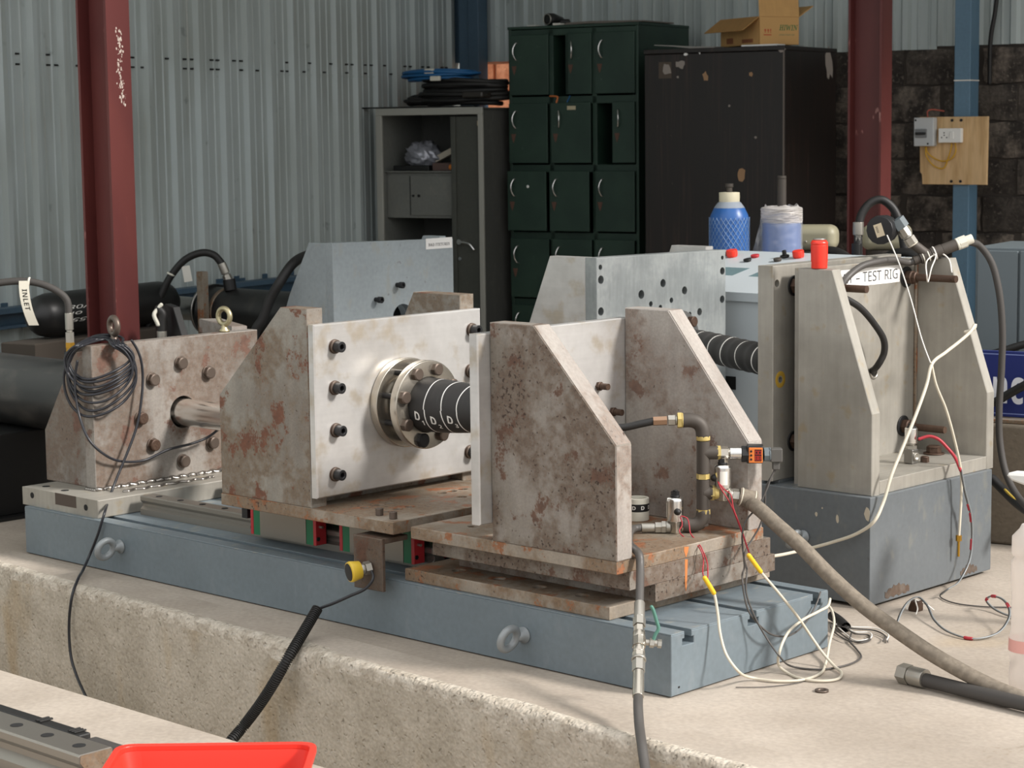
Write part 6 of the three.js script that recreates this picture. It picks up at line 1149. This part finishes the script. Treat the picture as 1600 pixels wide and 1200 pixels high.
{
  const L = (x, z) => { const q = V3(x, 0, z).applyMatrix4(F_HALL.clone().invert()); return [q.x, q.z]; };
  const [pu, pv] = L(-0.345, -2.052);
  const t = thing('concrete_plinth', 'low rough concrete block plinth behind the right rig at the picture edge', 'plinth', [pu + 0.7, 0, pv - 0.4]);
  part('body', box(pu - 0.12, pu + 1.6, 0, 0.378, pv - 0.9, pv, 0.012), M.plinth, t);
  part('top_trim', box(pu - 0.13, pu + 1.61, 0.378, 0.392, pv - 0.9, pv - 0.02, 0.004), M.plate, t, { label: 'rust brown edge strip' });
  const b = thing('banner_board', 'dark blue banner board with white lettering at the right edge', 'sign', [pu + 0.6, 0.392, pv - 0.07]);
  const tex = canvasTexture(1024, 256, (c, w, h) => { c.fillStyle = '#1f2b6b'; c.fillRect(0, 0, w, h); c.strokeStyle = '#7f8cc0'; c.lineWidth = 4; c.strokeRect(4, 10, w - 8, h - 20); c.fillStyle = '#e8e9ef'; c.font = 'bold 190px sans-serif'; c.save(); c.scale(0.6, 1); c.fillText('ance Technologies', 0, 205); c.restore(); });
  const bw = 0.86, bx0 = pu - 0.125, bh = 0.205;
  part('board', box(bx0, bx0 + bw, 0.393, 0.393 + bh, pv - 0.085, pv - 0.07, 0.001), plain(0x27336e, 0.5), b);
  part('lettering', [new THREE.PlaneGeometry(bw - 0.004, bh - 0.004).translate(bx0 + bw / 2, 0.393 + bh / 2, pv - 0.0695)], std({ map: tex, roughness: 0.45 }), b, { keepUV: true, label: 'white lettering on dark blue' });
  const c = thing('electrical_cabinet', 'grey steel electrical cabinet standing behind the blue banner at right', 'cabinet', [pu + 0.5, 0, pv - 1.3]);
  const u0 = pu - 0.42, v1 = pv - 0.95, ct = 0.868;
  part('cabinet_body', box(u0, u0 + 1.1, 0.0, ct, v1 - 0.4, v1, 0.006), M.cabinetGrey, c);
  part('door', box(u0 + 0.012, u0 + 0.158, 0.42, ct - 0.012, v1, v1 + 0.012, 0.003), M.cabinetGrey, c); part('door', box(u0 + 0.166, u0 + 0.7, 0.42, ct - 0.012, v1, v1 + 0.012, 0.003), M.cabinetGrey, c);
  part('latch', [rod([u0 + 0.30, 0.66, v1 + 0.01], [u0 + 0.30, 0.66, v1 + 0.022], 0.013, 16)], M.black, c);
  part('lower_ledge', box(u0 - 0.02, u0 + 1.0, 0.40, 0.42, v1 - 0.01, v1 + 0.05, 0.003), M.cabinetGrey, c);
  const d = thing('flexible_duct', 'shiny ribbed metal duct lying on top of the grey electrical cabinet', 'duct', [u0 + 0.36, ct, v1 - 0.12]);
  part('duct', Array.from({ length: 22 }, (_, k) => torus([u0 + 0.27 + k * 0.009, ct + 0.018, v1 - 0.1 + 0.01 * Math.sin(k * 0.2)], X, 0.013, 0.0045, 14, 6)), M.zinc, d);
  part('wire_tail', tube([[u0 + 0.27, ct + 0.02, v1 - 0.1], [u0 + 0.22, ct + 0.024, v1 - 0.09], [u0 + 0.18, ct + 0.008, v1 - 0.08]], 0.005, 20, 6), M.white, d);
  single('cabinet_cable', 'black cable crossing low in front of the grey electrical cabinet', 'cable', tube([[u0 - 0.03, 0.46, v1 + 0.08], [u0 + 0.1, 0.50, v1 + 0.1], [u0 + 0.3, 0.56, v1 + 0.1], [u0 + 0.7, 0.58, v1 + 0.1]], 0.014, 50), M.rubber);
  single('banner_hose', 'black hose hanging across the blue banner at the right edge', 'hose', tube([[bx0 + 0.08, 0.44, pv - 0.045], [bx0 + 0.16, 0.49, pv - 0.03], [bx0 + 0.24, 0.53, pv - 0.02], [bx0 + 0.45, 0.56, pv - 0.02]], 0.014, 40), M.rubber);
}
frame = F_RIG;

// ======================= CABLES, FLOOR AND FOREGROUND =======================
frame = F_RIG;
{ // coil hung over the eye bolt of the left bracket
  const t = thing('cable_coil', 'coil of thin black cable hung over the eye bolt on the left bracket', 'cable coil', [-2.40, 0.45, -0.15]);
  const c0 = [-2.375, 0.566, -0.135], fw = [-0.688, 0, -0.725];
  const loops = [[0, 0.052, 0.096, 0.058], [0.002, 0.048, 0.100, 0.066], [-0.002, 0.038, 0.104, 0.070], [0.003, 0.032, 0.099, 0.076], [-0.002, 0.024, 0.106, 0.082], [0.0, 0.012, 0.103, 0.092], [0.003, 0.001, 0.107, 0.104], [-0.003, -0.012, 0.110, 0.114]];
  loops.forEach(([dx, dy, a, b], k) => {
    const pts = [];
    for (let i = 0; i < 40; i++) {
      const s = i / 40 * Math.PI * 2 + 0.2 * k, x = Math.cos(s) * a * (1 + 0.03 * Math.sin(2 * s + k)), y = Math.sin(s) * b * (1 + 0.03 * Math.cos(3 * s + k * 2)) + 0.22 * x * (Math.sin(s) < 0 ? -Math.sin(s) : 0), h = y + dy;
      const D = h > 0.094 ? 0.10 * sstep(0.094, 0.106, h) * (1 - sstep(0.05, 0.1, Math.abs(x))) + 0.4 * Math.abs(x) : -0.010 - 0.004 * (k % 3) + 0.4 * Math.abs(x) * sstep(0.02, 0.08, Math.abs(x));
      pts.push([c0[0] + RV[0] * (x + dx) + fw[0] * D, c0[1] + h, c0[2] + RV[2] * (x + dx) + fw[2] * D]);
    }
    pts.push(pts[0]);
    part('turn', tube(pts, 0.0042, 120, 8), M.cableBlack, t);
  });
  part('tail', tube(TAIL_A, 0.0042, 130, 8), M.cableBlack, t, { label: 'loose end drooping across the rusty plate' });
  part('tail', tube(TAIL_B, 0.0042, 160, 8), M.cableBlack, t, { label: 'loose end hanging down into the trench' });
}
single('sensor_lead', 'thin black lead from the yellow sensor to the corrugated conduit', 'cable', tube(SENSOR_LEAD, 0.0042, 60, 8), M.cableBlack);
{
  const c = curve(CONDUIT), n = 900, g = new THREE.TubeGeometry(c, n, 0.0132, 14, false), p = g.attributes.position;
  for (let i = 0; i <= n; i++) { const o = c.getPointAt(i / n), k = 1 + 0.11 * Math.sign(Math.sin(i * 0.62)); for (let j = 0; j <= 14; j++) { const q = i * 15 + j; p.setXYZ(q, o.x + (p.getX(q) - o.x) * k, o.y + (p.getY(q) - o.y) * k, o.z + (p.getZ(q) - o.z) * k); } }
  g.computeVertexNormals();
  single('corrugated_conduit', 'black corrugated conduit leaning over the slab edge into the trench', 'conduit', [g], M.rubber);
}
{
  const t = thing('floor_hose', 'dark hose with a steel hex end lying on the slab at lower right', 'hose', [0.5, 0, -0.45]);
  const a = [0.318, 0.0235, -0.462], d = [0.99, 0, 0.13];
  part('hex_end', chain(a, d, [[0.028, 0.0245, 6], [0.004, 0.020], [0.042, 0.0225]]), M.zinc, t);
  part('hose', tube([[0.375, 0.0205, -0.455], ...HOSE_FLOOR.slice(1)], 0.0165, 60, 14), M.rubberDusty, t);
}
single('washer', 'rusty steel washer lying alone on the slab at lower right', 'washer', turned([0.2243, 0.0005, -0.275], Y, [[0, 0.0095], [0, 0.016], [0.0045, 0.016], [0.0045, 0.0095], [0, 0.0095]], 32), M.boltSteel);
single('string', 'thin white string from the transmitter sticker down to the white cable', 'string', tube(STRING, 0.0018, 60, 6), M.cableWhite);
single('string', 'white string knotted round the manifold with short loose ends', 'string', tube(STRING_B, 0.0021, 70, 6), M.cableWhite);
single('white_cable', 'long white cable swinging from the sign bracket across the dark grey base', 'cable', tube(WHITE_CABLE, 0.0047, 200, 8), M.cableCream);
{
  const t = thing('white_cable', 'white cable with brass tipped probe hanging down the front of the dark grey base', 'cable', [-0.13, 0.1, -1.4]);
  part('cable', tube(WHITE_CABLE_B, 0.0038, 100, 8), M.cableCream, t);
  part('brass_nut', chain([-0.138, 0.146, -1.456], [0, -1, 0], [[0.016, 0.0085, 6], [0.045, 0.0036]]), M.brass, t);
  const w = thing('sensor_wire', 'red tipped thin wire running from the small valve down onto the slab', 'wire', [-0.1, 0, -1.4]);
  part('red_sleeve', tube(RED_WIRE, 0.0046, 50, 8), M.cableRed, w);
  part('wire', tube(WIRE_DOWN, 0.0020, 150, 6), M.cableGrey, w);
  part('wire', tube(WIRE_DOWN.slice(0, 9).map(([x, y, z]) => [x + 0.006, y + 0.003, z + 0.004]), 0.0018, 120, 6), M.castGrey, w);
  for (const k of [2.2, 2.9, 4.1]) { const c = curve(WIRE_DOWN), f = k / 13; part('red_sleeve', tube([0, 0.5, 1].map((s) => c.getPoint(f + s * 0.03).toArray()), 0.0040, 12, 8), M.cableRed, w); }
  const l = thing('sensor_wire', 'pair of thin wires with red bands looping on the slab beside the hose', 'wire', [0.1, 0, -1.0]);
  part('wire', tube(WIRE_LOOP, 0.0019, 220, 6), M.cableGrey, l);
  part('wire', tube(WIRE_LOOP.map(([x, y, z]) => [x + 0.006, y + 0.002, z + 0.004]), 0.0019, 220, 6), M.castGrey, l);
  { const c = curve(WIRE_LOOP); for (const f of [0.415, 0.63, 0.72, 0.79]) part('red_band', tube([0, 0.5, 1].map((s) => c.getPoint(f + s * 0.018).add(V3(0.0035, 0.001, 0.0025)).toArray()), 0.0045, 12, 8), M.cableRed, l); }
  const k = thing('steel_clip', 'small dark steel block with white wire ties against the dark grey base', 'clip', [-0.06, 0, -1.11]);
  part('block', box(-0.075, -0.045, 0.0, 0.028, -1.13, -1.10, 0.003), M.rustBolt, k);
  part('wire_tie', [tube([[-0.06, 0.03, -1.115], [-0.045, 0.033, -1.09], [-0.035, 0.015, -1.085], [-0.03, 0.003, -1.07]], 0.002, 20, 6), tube([[-0.06, 0.03, -1.115], [-0.04, 0.02, -1.13], [-0.02, 0.004, -1.14]], 0.002, 20, 6), tube([[-0.07, 0.028, -1.11], [-0.06, 0.034, -1.09], [-0.065, 0.01, -1.08]], 0.002, 20, 6)], M.cableWhite, k);
}
function valveLead(label, pts, heads, reds) {
  const t = thing('valve_cable', label, 'cable', [pts[0][0], 0, pts[0][2]]);
  part('cable', tube(pts, 0.0035, pts.length * 12, 8), M.cableCream, t);
  const d = [pts[0][0] - pts[1][0], pts[0][1] - pts[1][1], pts[0][2] - pts[1][2]];
  part('yellow_sleeve', tube([pts[0].map((q, i) => q + d[i] * 0.5), pts[0], pts[1].map((q, i) => q * 0.8 + pts[0][i] * 0.2), pts[1]], 0.0058, 24, 10), std({ color: 0xe0b423, roughness: 0.4 }), t);
  for (const r of reds) part('red_wire', tube(r, 0.0016, 50, 6), M.cableRed, t);
}
valveLead('cream cable with yellow sleeve looping right of the bed, from the upper silver valve', CREAM_A, 0, [RED_A, RED_B]);
valveLead('cream cable with yellow sleeve before the bed end, from the lower silver valve', CREAM_B, 0, [RED_C, RED_D]);
single('dark_lead', 'thin black lead drooping before the bed end into the far T-slot', 'cable', tube([...SWITCH_LEAD.slice(0, 6), ...DARK_A], 0.0024, 160, 6), M.cableGrey);
single('dark_lead', 'thin black lead falling before the bed end onto the slab at right', 'cable', tube([...SWITCH_LEAD_B.slice(0, 4), ...DARK_B], 0.0024, 180, 6), M.cableGrey);
single('stray_wire', 'very thin wire lying on the slab near the bed end', 'wire', tube(STRAY, 0.0012, 40, 5), M.cableGrey);
{
  const t = thing('sleeved_wires', 'black sleeve with a bundle of thin grey wires curled on the slab behind the bed', 'wire', [-0.05, 0, -0.8]);
  part('sleeve', [new THREE.TubeGeometry(curve(SLEEVE), 20, 0.013, 14, false)], M.rubber, t);
  part('wire', tube(GREY_LOOPS, 0.0019, 160, 6), M.cableGrey, t); part('wire', tube(GREY_LOOPS.map(([x, y, z], i) => [x + 0.012 * Math.sin(i), y + 0.004, z + 0.012]), 0.0019, 160, 6), M.cableGrey, t);
  part('wire', tube(GREY_LOOPS.map(([x, y, z], i) => [x - 0.008, y + 0.002, z - 0.014 + 0.006 * Math.sin(i * 2)]), 0.0019, 160, 6), M.cableWhite, t);
}
{ // pale plastic things just reaching in at the right edge
  const t = thing('plastic_bottle', 'pale translucent plastic bottle cut by the right edge of the picture', 'bottle', [0.603, 0, -0.5485]);
  const p = [0.603, 0, -0.5485];
  part('body', turned(p, Y, [[0, 0], [0, 0.036], [0.012, 0.0425], [0.06, 0.0435], [0.085, 0.0410], [0.105, 0.0455], [0.14, 0.044], [0.155, 0.0405], [0.24, 0.0400], [0.262, 0.0425], [0.315, 0.0425], [0.325, 0.035], [0.333, 0.042], [0.372, 0.041], [0.39, 0.025], [0.40, 0.02], [0.40, 0]], 36), M.frosted, t);
  part('label', [new THREE.CylinderGeometry(0.0449, 0.0460, 0.028, 32, 1, true).translate(p[0], 0.123, p[2])], plain(0xdba298, 0.6), t, { label: 'faded pink label' });
  const c = thing('plastic_chair', 'tip of a white plastic armrest at the right edge beside the concrete plinth', 'chair', [0.34, 0, -1.3]);
  part('armrest', prismZ([[0.150, 0.378], [0.165, 0.366], [0.20, 0.358], [0.55, 0.356], [0.55, 0.384], [0.20, 0.388], [0.155, 0.386]], -1.27, -1.215, [], 0.006), M.white, c);
  part('leg', [rod([0.46, 0, -1.243], [0.46, 0.36, -1.243], 0.018, 20)], M.white, c);
}
{ // foreground rail on the second slab
  const t = thing('guide_rail', 'heavy steel guide rail with countersunk holes on the near slab at lower left', 'guide rail', [-1.2, 0, 1.297]);
  const zf = 1.338, zb = 1.256, y = 0.0;
  part('rail', prismX([[zf + 0.004, y], [zf + 0.004, y + 0.03], [zf - 0.014, y + 0.045], [zf - 0.014, y + 0.058], [zf, y + 0.072], [zf, y + 0.086], [zf - 0.004, y + 0.09], [zb + 0.004, y + 0.09], [zb, y + 0.086], [zb, y + 0.072], [zb + 0.014, y + 0.058], [zb + 0.014, y + 0.045], [zb - 0.004, y + 0.03], [zb - 0.004, y]], -2.4, -0.413, [], 0.001), M.steelRail, t);
  part('end_face', prismX([[zf + 0.003, 0.002], [zf + 0.003, 0.028], [zf - 0.014, 0.045], [zf - 0.014, 0.058], [zf - 0.002, 0.074], [zf - 0.004, 0.088], [zb + 0.004, 0.088], [zb + 0.002, 0.074], [zb + 0.014, 0.058], [zb + 0.014, 0.045], [zb - 0.003, 0.028], [zb - 0.003, 0.002]], -0.4132, -0.4122, [], 0), M.plate, t, { label: 'rusty sawn end face' });
  for (let k = 0; k < 9; k++) part('bolt_hole', new THREE.CylinderGeometry(0.0135, 0.0135, 0.0012, 24).translate(-0.470 - k * 0.1105, 0.0904, 1.297), M.darkInside, t);
  const s = thing('rubber_strip', 'ribbed black rubber strip beside the foreground rail, left of the two', 'strip', [-0.95, 0, 1.21], 'black strips behind the rail');
  part('strip', box(-1.6, -0.545, 0.0, 0.085, 1.215, 1.245, 0.004), M.rubber, s);
  for (let k = 0; k < 3; k++) part('rib', box(-0.585 + k * 0.010, -0.580 + k * 0.010, 0.0855, 0.089, 1.215, 1.245, 0.001), M.rubber, s);
  for (let k = 0; k < 2; k++) part('rib', box(-0.70 + k * 0.012, -0.694 + k * 0.012, 0.0855, 0.09, 1.213, 1.246, 0.001), M.rubber, s);
  const s2 = thing('rubber_strip', 'grey worn rubber strip beside the foreground rail, right of the two', 'strip', [-0.42, 0, 1.21], 'black strips behind the rail');
  part('strip', box(-0.53, -0.25, 0.0, 0.082, 1.212, 1.248, 0.010), M.rubberDusty, s2);
}
{ // red tray
  const g = new THREE.Group(); // local axes: x to the right of the viewer, z towards the viewer
  frame = new THREE.Matrix4().makeRotationY(0.7592).setPosition(-0.02, 0.012, 1.335);
  const t = thing('plastic_tray', 'bright red plastic tray standing beside the foreground rail at the bottom edge', 'tray', [0, 0.001, 0]);
  const ring = (w, d, r) => { const s = new THREE.Shape(), a = w / 2, b = d / 2; s.moveTo(-a + r, -b); s.lineTo(a - r, -b); s.quadraticCurveTo(a, -b, a, -b + r); s.lineTo(a, b - r); s.quadraticCurveTo(a, b, a - r, b); s.lineTo(-a + r, b); s.quadraticCurveTo(-a, b, -a, b - r); s.lineTo(-a, -b + r); s.quadraticCurveTo(-a, -b, -a + r, -b); return s.getPoints(8); };
  const wall = (w0, d0, y0, w1, d1, y1) => { const A = ring(w0, d0, 0.03), B = ring(w1, d1, 0.035), pos = [], idx = [], n = A.length; for (let i = 0; i < n; i++) pos.push(A[i].x, y0, A[i].y, B[i].x, y1, B[i].y); for (let i = 0; i < n; i++) { const a = i * 2, b = ((i + 1) % n) * 2; idx.push(a, a + 1, b, b, a + 1, b + 1); } const q = new THREE.BufferGeometry(); q.setAttribute('position', new THREE.Float32BufferAttribute(pos, 3)); q.setIndex(idx); q.computeVertexNormals(); q.setAttribute('uv', new THREE.Float32BufferAttribute(new Float32Array(pos.length / 3 * 2), 2)); return q; };
  const red = std({ color: 0xd8382a, roughness: 0.4, side: THREE.DoubleSide });
  part('wall', [wall(0.325, 0.30, 0.004, 0.365, 0.34, 0.122), wall(0.329, 0.304, 0.003, 0.369, 0.344, 0.122)], red, t);
  const outer_ = ring(0.388, 0.363, 0.04), inner_ = ring(0.362, 0.337, 0.035), s = new THREE.Shape(outer_.map((p) => new THREE.Vector2(p.x, p.y))); s.holes.push(new THREE.Path(inner_.map((p) => new THREE.Vector2(p.x, p.y)).reverse()));
  part('rim', [new THREE.ExtrudeGeometry(s, { depth: 0.008, bevelEnabled: true, bevelSize: 0.002, bevelOffset: -0.002, bevelThickness: 0.002, bevelSegments: 2 }).rotateX(-Math.PI / 2).translate(0, 0.117, 0)], red, t);
  part('base', [new THREE.ExtrudeGeometry(new THREE.Shape(ring(0.326, 0.301, 0.03)), { depth: 0.004, bevelEnabled: false }).rotateX(-Math.PI / 2).translate(0, 0.001, 0)], red, t);
  frame = F_RIG;
}
scene.updateMatrixWorld(true);
scene.traverse((o) => { delete o._inv; });
renderer.render(scene, camera);
